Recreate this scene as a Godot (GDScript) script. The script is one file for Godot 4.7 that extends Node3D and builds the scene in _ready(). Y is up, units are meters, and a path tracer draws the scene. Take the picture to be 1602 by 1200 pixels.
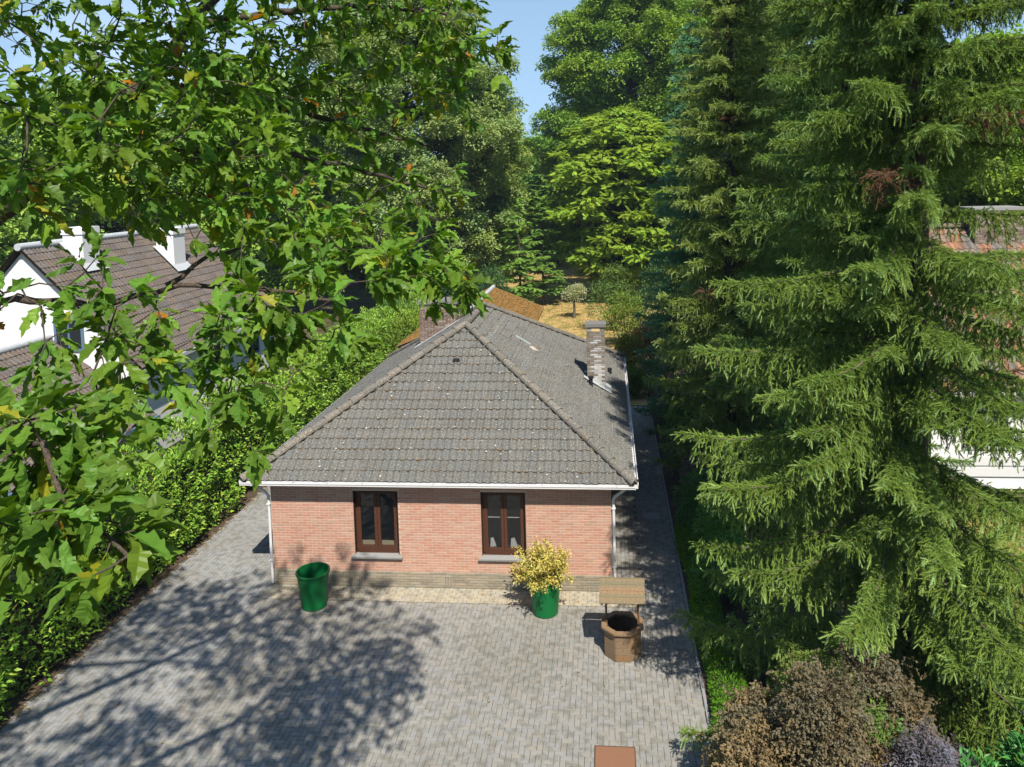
extends Node3D

# ---------------------------------------------------------------- helpers
var rng := RandomNumberGenerator.new()
var counts := {}
var M := {}

func R(a: float, b: float) -> float:
	return rng.randf_range(a, b)

func lin(r: float, g: float, b: float) -> Color:
	return Color(r, g, b).linear_to_srgb()

func numbered(called: String, owner_node: Node) -> String:
	var key := str(owner_node.get_instance_id()) + called
	var n: int = counts.get(key, 0)
	counts[key] = n + 1
	return called if n == 0 else "%s_%03d" % [called, n]

func tag(o: Node, label: String, category: String, group := "") -> Node:
	o.set_meta("label", label)
	o.set_meta("category", category)
	if group != "":
		o.set_meta("group", group)
	return o

func base(called: String, at: Vector3, label: String, category: String, group := "") -> Node3D:
	var o := Node3D.new()
	o.name = numbered(called, self)
	o.position = at
	add_child(o)
	tag(o, label, category, group)
	return o

func put(called: String, mesh: Mesh, material: Material, parent: Node, kind := "") -> MeshInstance3D:
	var o := MeshInstance3D.new()
	o.name = numbered(called, parent)
	o.mesh = mesh
	if material:
		o.material_override = material
	parent.add_child(o, true)
	if kind != "":
		o.set_meta("kind", kind)
	return o

func scatter(called: String, mesh: Mesh, material: Material, parent: Node, tf: Array, cols: Array, kind := "stuff") -> MultiMeshInstance3D:
	var mm := MultiMesh.new()
	mm.transform_format = MultiMesh.TRANSFORM_3D
	mm.use_colors = cols.size() > 0
	mm.mesh = mesh
	mm.instance_count = tf.size()
	for i in tf.size():
		mm.set_instance_transform(i, tf[i])
	if cols.size() > 0:
		for i in tf.size():
			mm.set_instance_color(i, cols[i])
	var o := MultiMeshInstance3D.new()
	o.name = numbered(called, parent)
	o.multimesh = mm
	o.material_override = material
	parent.add_child(o, true)
	if kind != "":
		o.set_meta("kind", kind)
	return o

class MB:
	var v := PackedVector3Array()
	var n := PackedVector3Array()
	var c := PackedColorArray()
	var uv := PackedVector2Array()
	var col := Color(1, 1, 1)

	func tri(a: Vector3, b: Vector3, d: Vector3, out := Vector3.ZERO) -> void:
		var x := (b - a).cross(d - a)
		if x.length_squared() < 1e-16:
			return
		var flip := false
		if out != Vector3.ZERO:
			flip = x.dot(out) > 0.0
		var nn := (x if flip else -x).normalized()
		v.append(a)
		if flip:
			v.append(d); v.append(b)
		else:
			v.append(b); v.append(d)
		for i in 3:
			n.append(nn); c.append(col); uv.append(Vector2.ZERO)

	func quad(a: Vector3, b: Vector3, d: Vector3, e: Vector3, out := Vector3.ZERO) -> void:
		tri(a, b, d, out)
		tri(a, d, e, out)

	func stri(a: Vector3, b: Vector3, d: Vector3, na: Vector3, nb: Vector3, nd: Vector3) -> void:
		var x := (b - a).cross(d - a)
		if x.length_squared() < 1e-18:
			return
		if x.dot(na + nb + nd) > 0.0:
			v.append(a); v.append(d); v.append(b)
			n.append(na); n.append(nd); n.append(nb)
		else:
			v.append(a); v.append(b); v.append(d)
			n.append(na); n.append(nb); n.append(nd)
		for i in 3:
			c.append(col); uv.append(Vector2.ZERO)

	# box by centre and size, turned by basis
	func box(at: Vector3, s: Vector3, b := Basis.IDENTITY) -> void:
		var h := s * 0.5
		var X := b.x * h.x
		var Y := b.y * h.y
		var Z := b.z * h.z
		quad(at + X - Y - Z, at + X + Y - Z, at + X + Y + Z, at + X - Y + Z, X)
		quad(at - X - Y - Z, at - X + Y - Z, at - X + Y + Z, at - X - Y + Z, -X)
		quad(at - X + Y - Z, at + X + Y - Z, at + X + Y + Z, at - X + Y + Z, Y)
		quad(at - X - Y - Z, at + X - Y - Z, at + X - Y + Z, at - X - Y + Z, -Y)
		quad(at - X - Y + Z, at + X - Y + Z, at + X + Y + Z, at - X + Y + Z, Z)
		quad(at - X - Y - Z, at + X - Y - Z, at + X + Y - Z, at - X + Y - Z, -Z)

	func range_box(a: Vector3, b: Vector3) -> void:
		box((a + b) * 0.5, (b - a).abs())

	# box with its top (or front, along b.z) edges chamfered by k
	func cham(at: Vector3, s: Vector3, k: float, b := Basis.IDENTITY) -> void:
		var h := s * 0.5
		var P := func(x: float, y: float, z: float) -> Vector3: return at + b.x * x + b.y * y + b.z * z
		var i := h - Vector3(k, k, 0)
		var zf := h.z
		var zs := h.z - k
		var f := [P.call(-i.x, -i.y, zf), P.call(i.x, -i.y, zf), P.call(i.x, i.y, zf), P.call(-i.x, i.y, zf)]
		var m := [P.call(-h.x, -h.y, zs), P.call(h.x, -h.y, zs), P.call(h.x, h.y, zs), P.call(-h.x, h.y, zs)]
		var r := [P.call(-h.x, -h.y, -h.z), P.call(h.x, -h.y, -h.z), P.call(h.x, h.y, -h.z), P.call(-h.x, h.y, -h.z)]
		quad(f[0], f[1], f[2], f[3], b.z)
		var dirs := [-b.y, b.x, b.y, -b.x]
		for e in 4:
			var g := (e + 1) % 4
			quad(f[e], f[g], m[g], m[e], dirs[e] + b.z)
			quad(m[e], m[g], r[g], r[e], dirs[e])

	func tube(pts: Array, rad: Array, sides := 6, cap := true) -> void:
		var rings := []
		var norms := []
		var up := Vector3(0.31, 0.2, 0.93)
		for i in pts.size():
			var a: Vector3 = pts[max(i - 1, 0)]
			var e: Vector3 = pts[min(i + 1, pts.size() - 1)]
			var t := (e - a).normalized()
			var s := t.cross(up)
			if s.length() < 0.05:
				s = t.cross(Vector3.RIGHT)
			s = s.normalized()
			var w := t.cross(s).normalized()
			up = w.cross(t).normalized() if false else up
			var ring := []
			var nr := []
			for k in sides:
				var an := TAU * k / sides
				var d := s * cos(an) + w * sin(an)
				ring.append(pts[i] + d * float(rad[i]))
				nr.append(d)
			rings.append(ring)
			norms.append(nr)
		for i in pts.size() - 1:
			for k in sides:
				var g := (k + 1) % sides
				stri(rings[i][k], rings[i][g], rings[i + 1][g], norms[i][k], norms[i][g], norms[i + 1][g])
				stri(rings[i][k], rings[i + 1][g], rings[i + 1][k], norms[i][k], norms[i + 1][g], norms[i + 1][k])
		if cap and float(rad[-1]) > 0.004:
			for k in sides:
				tri(pts[-1], rings[-1][k], rings[-1][(k + 1) % sides], pts[-1] - pts[-2])
			for k in sides:
				tri(pts[0], rings[0][k], rings[0][(k + 1) % sides], pts[0] - pts[1])

	# turned profile: list of Vector2(radius, height)
	func lathe(prof: Array, sides: int, at := Vector3.ZERO) -> void:
		for i in prof.size() - 1:
			var p: Vector2 = prof[i]
			var q: Vector2 = prof[i + 1]
			var nn := Vector2(q.y - p.y, p.x - q.x).normalized()
			for k in sides:
				var a := TAU * k / sides
				var g := TAU * (k + 1) / sides
				var ca := Vector3(cos(a), 0, sin(a))
				var cg := Vector3(cos(g), 0, sin(g))
				var A := at + ca * p.x + Vector3(0, p.y, 0)
				var B := at + cg * p.x + Vector3(0, p.y, 0)
				var C := at + cg * q.x + Vector3(0, q.y, 0)
				var D := at + ca * q.x + Vector3(0, q.y, 0)
				var na := ca * nn.x + Vector3(0, nn.y, 0)
				var ng := cg * nn.x + Vector3(0, nn.y, 0)
				stri(A, B, C, na, ng, ng)
				stri(A, C, D, na, ng, na)

	func done() -> ArrayMesh:
		var m := ArrayMesh.new()
		if v.size() == 0:
			return m
		var arr := []
		arr.resize(Mesh.ARRAY_MAX)
		arr[Mesh.ARRAY_VERTEX] = v
		arr[Mesh.ARRAY_NORMAL] = n
		arr[Mesh.ARRAY_COLOR] = c
		arr[Mesh.ARRAY_TEX_UV] = uv
		m.add_surface_from_arrays(Mesh.PRIMITIVE_TRIANGLES, arr)
		return m

func noise_tex(freq: float, stops: Array, sz := 512, octaves := 5, sd := 1, kind := FastNoiseLite.TYPE_SIMPLEX_SMOOTH) -> NoiseTexture2D:
	var f := FastNoiseLite.new()
	f.noise_type = kind
	f.frequency = freq
	f.fractal_octaves = octaves
	f.seed = sd
	var t := NoiseTexture2D.new()
	t.width = sz
	t.height = sz
	t.seamless = true
	t.noise = f
	var g := Gradient.new()
	g.offsets = PackedFloat32Array()
	g.colors = PackedColorArray()
	var o := PackedFloat32Array()
	var c := PackedColorArray()
	for s in stops:
		o.append(s[0])
		c.append(s[1])
	g.offsets = o
	g.colors = c
	t.color_ramp = g
	return t

func mat(col: Color, rough := 0.9, tinted := false) -> StandardMaterial3D:
	var m := StandardMaterial3D.new()
	m.albedo_color = col
	m.roughness = rough
	m.vertex_color_use_as_albedo = tinted
	m.metallic_specular = 0.35
	return m

func textured(col: Color, tex: Texture2D, scale: Vector3, rough := 0.9, tinted := false, bump := 0.0, world := true) -> StandardMaterial3D:
	var m := mat(col, rough, tinted)
	m.albedo_texture = tex
	m.uv1_triplanar = true
	m.uv1_world_triplanar = world
	m.uv1_scale = scale
	if bump > 0.0:
		m.heightmap_enabled = true
		m.heightmap_texture = tex
		m.heightmap_scale = bump
	return m

func leaf_mat(col: Color, rough: float, back: float, spec := 0.35) -> StandardMaterial3D:
	var m := mat(col, rough, true)
	m.metallic_specular = spec
	m.backlight_enabled = true
	m.backlight = Color(back, back, back * 0.35)
	m.cull_mode = BaseMaterial3D.CULL_DISABLED
	return m

func grey(g: float) -> Color:
	return Color(g, g, g)

# ---------------------------------------------------------------- main
const KX := 0.275
const KZ := 0.72

func _ready() -> void:
	rng.seed = 20240611
	camera_and_light()
	materials()
	ground()
	house()
	paving()
	yard_things()
	neighbour_white()
	neighbour_red()
	shed()
	left_hedge()
	near_right()
	spruces()
	back_garden()
	woods()
	oak()

func camera_and_light() -> void:
	var cam := Camera3D.new()
	cam.name = "camera"
	cam.position = Vector3(4.1852, 9.8224, 17.7242)
	cam.rotation = Vector3(-0.0785, 0.0907, -0.0252)
	var near := 0.2
	var f := 1208.09
	cam.set_frustum(near * 1200.0 / f, Vector2((801.0 - 840.82) / f, -(600.0 - 375.53) / f) * near, near, 900.0)
	add_child(cam)
	cam.current = true
	var env := Environment.new()
	env.background_mode = Environment.BG_SKY
	var sky := Sky.new()
	var sm := ProceduralSkyMaterial.new()
	sm.sky_top_color = Color(0.31, 0.45, 0.64)
	sm.sky_horizon_color = Color(0.68, 0.82, 0.94)
	sm.sky_curve = 0.28
	sm.ground_bottom_color = Color(0.22, 0.24, 0.18)
	sm.ground_horizon_color = Color(0.45, 0.5, 0.5)
	sm.energy_multiplier = 0.86
	var cover := noise_tex(0.006, [[0.0, Color(0, 0, 0, 0)], [0.46, Color(0, 0, 0, 0)], [0.60, Color(0.42, 0.41, 0.40, 1)], [1.0, Color(0.8, 0.78, 0.76, 1)]], 1024, 6, 11)
	sm.sky_cover = cover
	sm.sky_cover_modulate = Color(1, 1, 1, 0.55)
	sky.sky_material = sm
	env.sky = sky
	env.tonemap_mode = Environment.TONE_MAPPER_LINEAR
	env.tonemap_exposure = 1.53
	env.sdfgi_enabled = true
	env.ssao_enabled = true
	env.ssil_enabled = true
	env.fog_enabled = true
	env.fog_density = 0.0003
	env.fog_light_color = Color(0.72, 0.80, 0.88)
	var we := WorldEnvironment.new()
	we.name = "world_environment"
	we.environment = env
	add_child(we)
	var sun := DirectionalLight3D.new()
	sun.name = "sun"
	sun.light_color = Color(1.0, 0.968, 0.925)
	sun.light_energy = 1.55
	sun.light_angular_distance = 0.53
	sun.shadow_enabled = true
	add_child(sun)
	sun.look_at_from_position(Vector3(KX, 1.0, KZ) * 30.0, Vector3.ZERO, Vector3.UP)

func materials() -> void:
	var mottled := noise_tex(0.02, [[0.0, grey(0.72)], [0.45, grey(0.92)], [0.6, grey(1.0)], [1.0, Color(1, 0.97, 0.9)]], 512, 6, 3)
	var fine := noise_tex(0.08, [[0.0, grey(0.7)], [0.5, grey(0.95)], [1.0, grey(1.0)]], 512, 4, 4)
	var lichen := noise_tex(0.045, [[0.0, Color(0.60, 0.50, 0.36)], [0.30, Color(0.66, 0.62, 0.55)], [0.40, Color(0.72, 0.71, 0.69)], [0.56, Color(0.77, 0.77, 0.76)], [0.63, Color(0.83, 0.83, 0.81)], [0.67, Color(1, 1, 0.97)], [1.0, Color(1, 1, 1)]], 1024, 7, 5)
	var grain := noise_tex(0.03, [[0.0, Color(0.55, 0.5, 0.45)], [0.5, Color(0.9, 0.88, 0.85)], [1.0, Color(1, 1, 1)]], 512, 5, 6)
	var bark := noise_tex(0.03, [[0.0, grey(0.4)], [0.5, grey(0.8)], [1.0, grey(1.0)]], 512, 5, 7)
	M.brick = textured(Color(1, 1, 1), fine, Vector3.ONE * 2.2, 0.92, true, 0.15)
	M.mortar = textured(lin(0.60, 0.49, 0.38), fine, Vector3.ONE * 3.0, 0.95)
	M.plinth_mortar = textured(lin(0.50, 0.46, 0.37), fine, Vector3.ONE * 3.0, 0.95)
	M.paver = textured(Color(1, 1, 1), noise_tex(0.012, [[0.0, Color(0.8, 0.79, 0.76)], [0.4, Color(0.93, 0.93, 0.91)], [0.6, grey(1.0)], [1.0, Color(1, 0.98, 0.94)]], 1024, 7, 31), Vector3.ONE * 0.31, 0.93, true)
	M.sand = textured(lin(0.10, 0.10, 0.085), fine, Vector3.ONE * 3.0, 0.97)
	M.tile = textured(Color(1, 1, 1), lichen, Vector3.ONE * 0.45, 0.88, true, 0.2)
	M.wood_brown = textured(lin(0.105, 0.047, 0.030), grain, Vector3(9, 0.8, 9), 0.42)
	M.old_wood = textured(lin(0.30, 0.205, 0.125), grain, Vector3(1.0, 6, 6), 0.85, true, 0.1)
	M.white = textured(lin(0.74, 0.74, 0.73), fine, Vector3.ONE * 1.5, 0.45)
	M.white_wall = textured(lin(0.86, 0.86, 0.85), fine, Vector3.ONE * 2.0, 0.9, false, 0.2)
	M.stone = textured(lin(0.30, 0.30, 0.29), fine, Vector3.ONE * 2.0, 0.8)
	M.lead = textured(lin(0.50, 0.53, 0.55), mottled, Vector3.ONE * 2.0, 0.55)
	M.soil = textured(lin(0.085, 0.06, 0.04), mottled, Vector3.ONE * 1.1, 0.98, false, 2.0)
	M.bark = textured(lin(0.13, 0.10, 0.075), bark, Vector3(5, 1.2, 5), 0.95, false, 1.0)
	M.pale_bark = textured(lin(0.21, 0.18, 0.13), bark, Vector3(8, 3, 8), 0.95, false, 0.4)
	M.black = mat(lin(0.02, 0.02, 0.022), 0.5)
	M.green_plastic = textured(lin(0.006, 0.155, 0.040), fine, Vector3.ONE * 1.2, 0.38)
	M.rust = textured(lin(0.30, 0.165, 0.105), noise_tex(0.12, [[0.0, grey(0.5)], [0.5, Color(0.9, 0.86, 0.8)], [1.0, grey(1)]], 512, 5, 9), Vector3.ONE * 1.6, 0.95, false, 0.3)
	var glass := StandardMaterial3D.new()
	glass.albedo_color = Color(0.10, 0.12, 0.13, 0.22)
	glass.transparency = BaseMaterial3D.TRANSPARENCY_ALPHA
	glass.roughness = 0.02
	M.glass = glass
	M.interior = mat(lin(0.11, 0.105, 0.095), 0.9)
	M.steel_blue = mat(lin(0.10, 0.17, 0.24), 0.5)
	M.oak = leaf_mat(Color(1, 1, 1), 0.40, 0.95, 0.32)
	M.needle = leaf_mat(Color(1, 1, 1), 0.55, 0.5, 0.22)
	M.leaf = leaf_mat(Color(1, 1, 1), 0.5, 0.85, 0.2)
	M.laurel = leaf_mat(Color(1, 1, 1), 0.36, 0.6, 0.35)
	M.twig = mat(lin(0.035, 0.03, 0.018), 0.98)
	leaf_meshes()

# ---------------------------------------------------------------- foliage meshes
var OAK_LEAVES := []
var SPRIGS := []
var CLUMPS := []
var LAUREL: ArrayMesh
var SPRAY: ArrayMesh

func oak_leaf(fold: float, curl: float, wide: float, sd: int) -> ArrayMesh:
	var b := MB.new()
	rng.seed = 900 + sd
	var twist := R(-0.5, 0.5)
	# unit long, stalk at the origin, tip towards -z, upper side +y
	var half := [[0.0, 0.14], [0.07, 0.2], [0.14, 0.26], [0.225, 0.31], [0.165, 0.38], [0.21, 0.45], [0.31, 0.52], [0.205, 0.60], [0.21, 0.68], [0.245, 0.76], [0.13, 0.83], [0.08, 0.91], [0.0, 1.0]]
	var P := func(x: float, l: float) -> Vector3:
		var ax := absf(x)
		return Vector3(x * wide + twist * 0.18 * l * l, fold * ax - curl * l * l * 0.35 + 0.025 * sin(l * 17.0 + x * 9.0 + sd) + twist * x * l * 0.7, -l)
	b.col = Color(1.5, 1.35, 1.3)
	b.quad(P.call(-0.009, 0.0), P.call(0.009, 0.0), P.call(0.009, 0.2), P.call(-0.009, 0.2), Vector3.UP)
	var lift := Vector3(0, 0.006, 0)
	for i in 4:
		var l0 := 0.2 + i * 0.18
		b.quad(P.call(-0.007, l0) + lift, P.call(0.007, l0) + lift, P.call(0.005, l0 + 0.18) + lift, P.call(-0.005, l0 + 0.18) + lift, Vector3.UP)
	b.col = Color(1, 1, 1)
	for s in [-1.0, 1.0]:
		var side := []
		for q in half:
			side.append([q[0] * R(0.82, 1.18), q[1] + (R(-0.018, 0.018) if q[0] > 0.05 else 0.0)])
		for i in half.size() - 1:
			var p = side[i]
			var q = side[i + 1]
			var m0: Vector3 = P.call(0.0, p[1])
			var m1: Vector3 = P.call(0.0, q[1])
			var o0: Vector3 = P.call(s * p[0], p[1])
			var o1: Vector3 = P.call(s * q[0], q[1])
			b.tri(m0, o0, o1, Vector3.UP)
			b.tri(m0, o1, m1, Vector3.UP)
	return b.done()

func leaf_blade(b: MB, t: Transform3D, w: float, l: float, fold: float) -> void:
	# simple pointed leaf, four faces
	var a := t * Vector3.ZERO
	var tip := t * Vector3(0, -0.06 * l, -l)
	var m := t * Vector3(0, 0, -l * 0.5)
	var up := t.basis.y
	for s in [-1.0, 1.0]:
		var e := t * Vector3(s * w * 0.5, fold * w, -l * 0.45)
		b.tri(a, e, m, up)
		b.tri(m, e, tip, up)

func leaf_meshes() -> void:
	OAK_LEAVES = [oak_leaf(0.25, 0.3, 0.80, 1), oak_leaf(-0.2, 0.9, 0.72, 2), oak_leaf(0.6, 0.2, 0.86, 3), oak_leaf(0.1, -0.4, 0.76, 4), oak_leaf(0.4, 1.0, 0.95, 5), oak_leaf(-0.35, 0.4, 0.6, 6), oak_leaf(0.8, 0.5, 0.8, 7), oak_leaf(0.15, 0.7, 0.68, 8)]
	# spruce sprigs: a shoot along -z, thick with short needles
	for k in 3:
		var b := MB.new()
		var n := 34
		for i in n:
			var z := -float(i) / n
			var an := i * 2.399 + k
			var out := Vector3(cos(an), sin(an), 0)
			var rootp := Vector3(0, 0, z)
			var ln := 0.19 * (1.0 - 0.35 * absf(z + 0.4))
			var tip := rootp + out * ln + Vector3(0, 0, -0.20)
			var side := out.cross(Vector3(0, 0, 1)) * 0.042
			b.tri(rootp - side, rootp + side, tip, out + Vector3(0, 0, 0.4))
		b.tri(Vector3(-0.05, 0, -0.9), Vector3(0.05, 0, -0.9), Vector3(0, 0.0, -1.2), Vector3.UP)
		b.tri(Vector3(0, -0.05, -0.9), Vector3(0, 0.05, -0.9), Vector3(0, 0.0, -1.2), Vector3.RIGHT)
		b.col = Color(0.9, 0.62, 0.42)
		b.tri(Vector3(-0.02, 0.03, 0.1), Vector3(0.02, 0.03, 0.1), Vector3(0, 0.02, -0.9), Vector3.UP)
		SPRIGS.append(b.done())
	# leaf clumps: a dozen leaves about a twig, unit radius
	for k in 4:
		var b := MB.new()
		rng.seed = 77 + k
		for i in 13:
			var d := Vector3(R(-1, 1), R(-0.7, 0.9), R(-1, 1))
			while d.length() > 1.0:
				d = Vector3(R(-1, 1), R(-0.7, 0.9), R(-1, 1))
			var t := Transform3D(Basis.from_euler(Vector3(R(-0.9, 0.5), R(0, TAU), R(-0.6, 0.6))), d)
			leaf_blade(b, t, R(0.34, 0.46), R(0.55, 0.75), R(0.1, 0.3))
		CLUMPS.append(b.done())
	var lb := MB.new()
	leaf_blade(lb, Transform3D(Basis.IDENTITY, Vector3.ZERO), 0.42, 1.0, 0.22)
	LAUREL = lb.done()
	# flat spray of leaves along a twig (hornbeam, small-leaved shrubs)
	var sb := MB.new()
	for i in 9:
		for s in [-1.0, 1.0]:
			var t := Transform3D(Basis.from_euler(Vector3(-0.25, s * -0.95, s * 0.25)), Vector3(0, 0, -i * 0.11))
			leaf_blade(sb, t, 0.15, 0.30 - 0.012 * i, 0.2)
	SPRAY = sb.done()
	rng.seed = 4242

func aim(dir: Vector3, roll := 0.0) -> Basis:
	var d := dir.normalized()
	var up := Vector3.UP if absf(d.y) < 0.97 else Vector3.RIGHT
	var b := Basis.looking_at(d, up)
	return b * Basis(Vector3(0, 0, 1), roll)

func rand_dir() -> Vector3:
	var y := R(-1, 1)
	var a := R(0, TAU)
	var r := sqrt(1.0 - y * y)
	return Vector3(r * cos(a), y, r * sin(a))

func vary(c: Color, amount: float, warm := 0.06) -> Color:
	var k := 1.0 + R(-amount, amount)
	var w := R(-warm, warm)
	return Color(c.r * k * (1.0 + w * 1.5), c.g * k, c.b * k * (1.0 - w * 2.0))

# ---------------------------------------------------------------- ground
func ground() -> void:
	var b := MB.new()
	b.range_box(Vector3(-400, -0.6, -700), Vector3(400, -0.045, 120))
	var earth := put("ground", b.done(), textured(lin(0.10, 0.085, 0.05), noise_tex(0.01, [[0.0, Color(0.6, 0.7, 0.45)], [0.5, Color(0.9, 0.9, 0.8)], [1.0, Color(1, 1, 1)]], 512, 6, 21), Vector3.ONE * 0.12, 0.98), self, "structure")
	earth.set_meta("label", "bare earth ground around the houses and trees")
	# lawn behind the house, dry
	b = MB.new()
	b.range_box(Vector3(-9.5, -0.04, -110), Vector3(14, -0.01, -15.2))
	var lawn_tex := noise_tex(0.02, [[0.0, Color(0.62, 0.72, 0.5)], [0.36, Color(0.84, 0.86, 0.7)], [0.55, Color(1, 0.96, 0.85)], [1.0, Color(1, 0.98, 0.9)]], 512, 6, 22)
	var lawn := put("lawn", b.done(), textured(lin(0.42, 0.31, 0.15), lawn_tex, Vector3.ONE * 0.10, 0.97), self, "structure")
	lawn.set_meta("label", "dry yellow lawn behind the brick bungalow")
	b = MB.new()
	b.range_box(Vector3(10.4, -0.04, -5.2), Vector3(40, -0.012, 9.5))
	var lawn2 := put("side_lawn", b.done(), textured(lin(0.24, 0.23, 0.075), lawn_tex, Vector3.ONE * 0.16, 0.97), self, "structure")
	lawn2.set_meta("label", "dry green lawn beyond the large spruce")
	# tufts of dry grass on both lawns
	var tuft := MB.new()
	for i in 9:
		var a := R(0, TAU)
		var o := Vector3(cos(a), 0, sin(a)) * R(0.0, 0.5)
		var tip := o + Vector3(R(-0.4, 0.4), R(0.6, 1.0), R(-0.4, 0.4))
		tuft.tri(o + Vector3(-0.09, 0, 0), o + Vector3(0.09, 0, 0), tip, Vector3(0, 0.5, 1))
	var tm := tuft.done()
	var tf := []
	var cols := []
	for i in 15000:
		var p := Vector3(R(-4, 8), -0.012, -17.0 - pow(rng.randf(), 1.3) * 45.0)
		tf.append(Transform3D(Basis(Vector3.UP, R(0, TAU)).scaled(Vector3.ONE * R(0.05, 0.10)), p))
		cols.append(vary(Color(0.42, 0.32, 0.16) if rng.randf() < 0.85 else Color(0.22, 0.25, 0.09), 0.25))
	for i in 6000:
		var p := Vector3(R(10.5, 18), -0.014, R(-5, 8))
		tf.append(Transform3D(Basis(Vector3.UP, R(0, TAU)).scaled(Vector3.ONE * R(0.05, 0.10)), p))
		cols.append(vary(Color(0.25, 0.25, 0.07), 0.3))
	var g := scatter("grass", tm, M.leaf, self, tf, cols)
	g.set_meta("label", "short dry grass growing on the lawns")
	g.set_meta("category", "grass")

# ---------------------------------------------------------------- house
const HW := 4.7        # half width at the eaves
const WW := 4.16       # half width of the walls
const YE := 2.77
const RISE := 2.86
const EZ := 0.32       # front eave
const RL := 12.84      # roof length
const SL := 5.5        # slope length

func brick_wall(parent: Node3D, origin: Vector3, ux: Vector3, out: Vector3, width: float, height: float, holes: Array, tone: Callable, parts: int, course := 0.0645, blen := 0.222) -> void:
	# bricks in a running bond, standing 6 mm proud of the mortar
	var rest := MB.new()
	var shapes := {}
	var mats := []
	if parts > 0:
		for i in 9:
			var m: StandardMaterial3D = M.brick.duplicate()
			var c: Color = tone.call(Vector2(0.5, 0.5))
			m.albedo_color = c.linear_to_srgb()
			m.vertex_color_use_as_albedo = false
			mats.append(m)
	var rows := int(height / course)
	var made := 0
	for j in rows:
		var y := j * course
		var x := -blen * (0.5 if j % 2 == 1 else 0.0)
		while x < width - 0.02:
			var x0 := maxf(x, 0.0)
			var x1 := minf(x + blen, width)
			x += blen
			var spans := [[x0, x1]]
			for h in holes:
				if y + course > h[1] + 0.01 and y < h[3] - 0.01:
					var nxt := []
					for s in spans:
						if s[1] <= h[0] or s[0] >= h[2]:
							nxt.append(s)
						else:
							if s[0] < h[0] - 0.03:
								nxt.append([s[0], h[0]])
							if s[1] > h[2] + 0.03:
								nxt.append([h[2], s[1]])
					spans = nxt
			for s in spans:
				var w: float = s[1] - s[0] - 0.011
				if w < 0.03:
					continue
				var ctr: Vector3 = origin + ux * ((s[0] + s[1]) * 0.5) + Vector3(0, y + course * 0.5, 0)
				var size := Vector3(w, course - 0.012, 0.02)
				var bs := Basis(ux, Vector3.UP, out)
				var proud := R(-0.0015, 0.002)
				if made < parts and y > 0.4 and (s[0] > 2.6 and s[1] < 5.6):
					var key := snappedf(w, 0.002)
					if not shapes.has(key):
						var sb := MB.new()
						sb.cham(Vector3.ZERO, size, 0.003)
						shapes[key] = sb.done()
					var o := put("brick", shapes[key], mats[rng.randi() % mats.size()], parent)
					o.transform = Transform3D(bs, ctr + out * (0.001 + proud))
					made += 1
				else:
					rest.col = tone.call(Vector2((s[0] + s[1]) * 0.5 / width, y / height))
					rest.cham(ctr + out * (0.001 + proud), size, 0.003, bs)
	put("brickwork", rest.done(), M.brick, parent, "stuff")

func red_tone(_k: Vector2) -> Color:
	var pick := rng.randf()
	var c := Color(0.53, 0.295, 0.215)
	if pick < 0.22:
		c = Color(0.55, 0.335, 0.245)
	elif pick < 0.42:
		c = Color(0.515, 0.262, 0.185)
	elif pick < 0.52:
		c = Color(0.46, 0.285, 0.205)
	return vary(c, 0.05, 0.015)

func plinth_tone(_k: Vector2) -> Color:
	return vary(Color(0.33, 0.285, 0.21), 0.18, 0.03)

func chimney_tone(_k: Vector2) -> Color:
	return vary(Color(0.20, 0.145, 0.115) if rng.randf() < 0.7 else Color(0.30, 0.26, 0.22), 0.25, 0.03)

func chimney_right_tone(k: Vector2) -> Color:
	# salts have bleached the middle of the stack, wider towards its foot
	if absf(k.x - 0.52) < lerpf(0.46, 0.04, k.y) and rng.randf() < 0.8:
		return vary(Color(0.52, 0.52, 0.51), 0.16, 0.02)
	return vary(Color(0.22, 0.185, 0.15) if rng.randf() < 0.7 else Color(0.32, 0.29, 0.26), 0.2, 0.03)

func tile_tone() -> Color:
	var c := Color(0.226, 0.228, 0.220)
	if rng.randf() < 0.12:
		c = Color(0.206, 0.207, 0.20)
	return vary(c, 0.055, 0.015)

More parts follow.
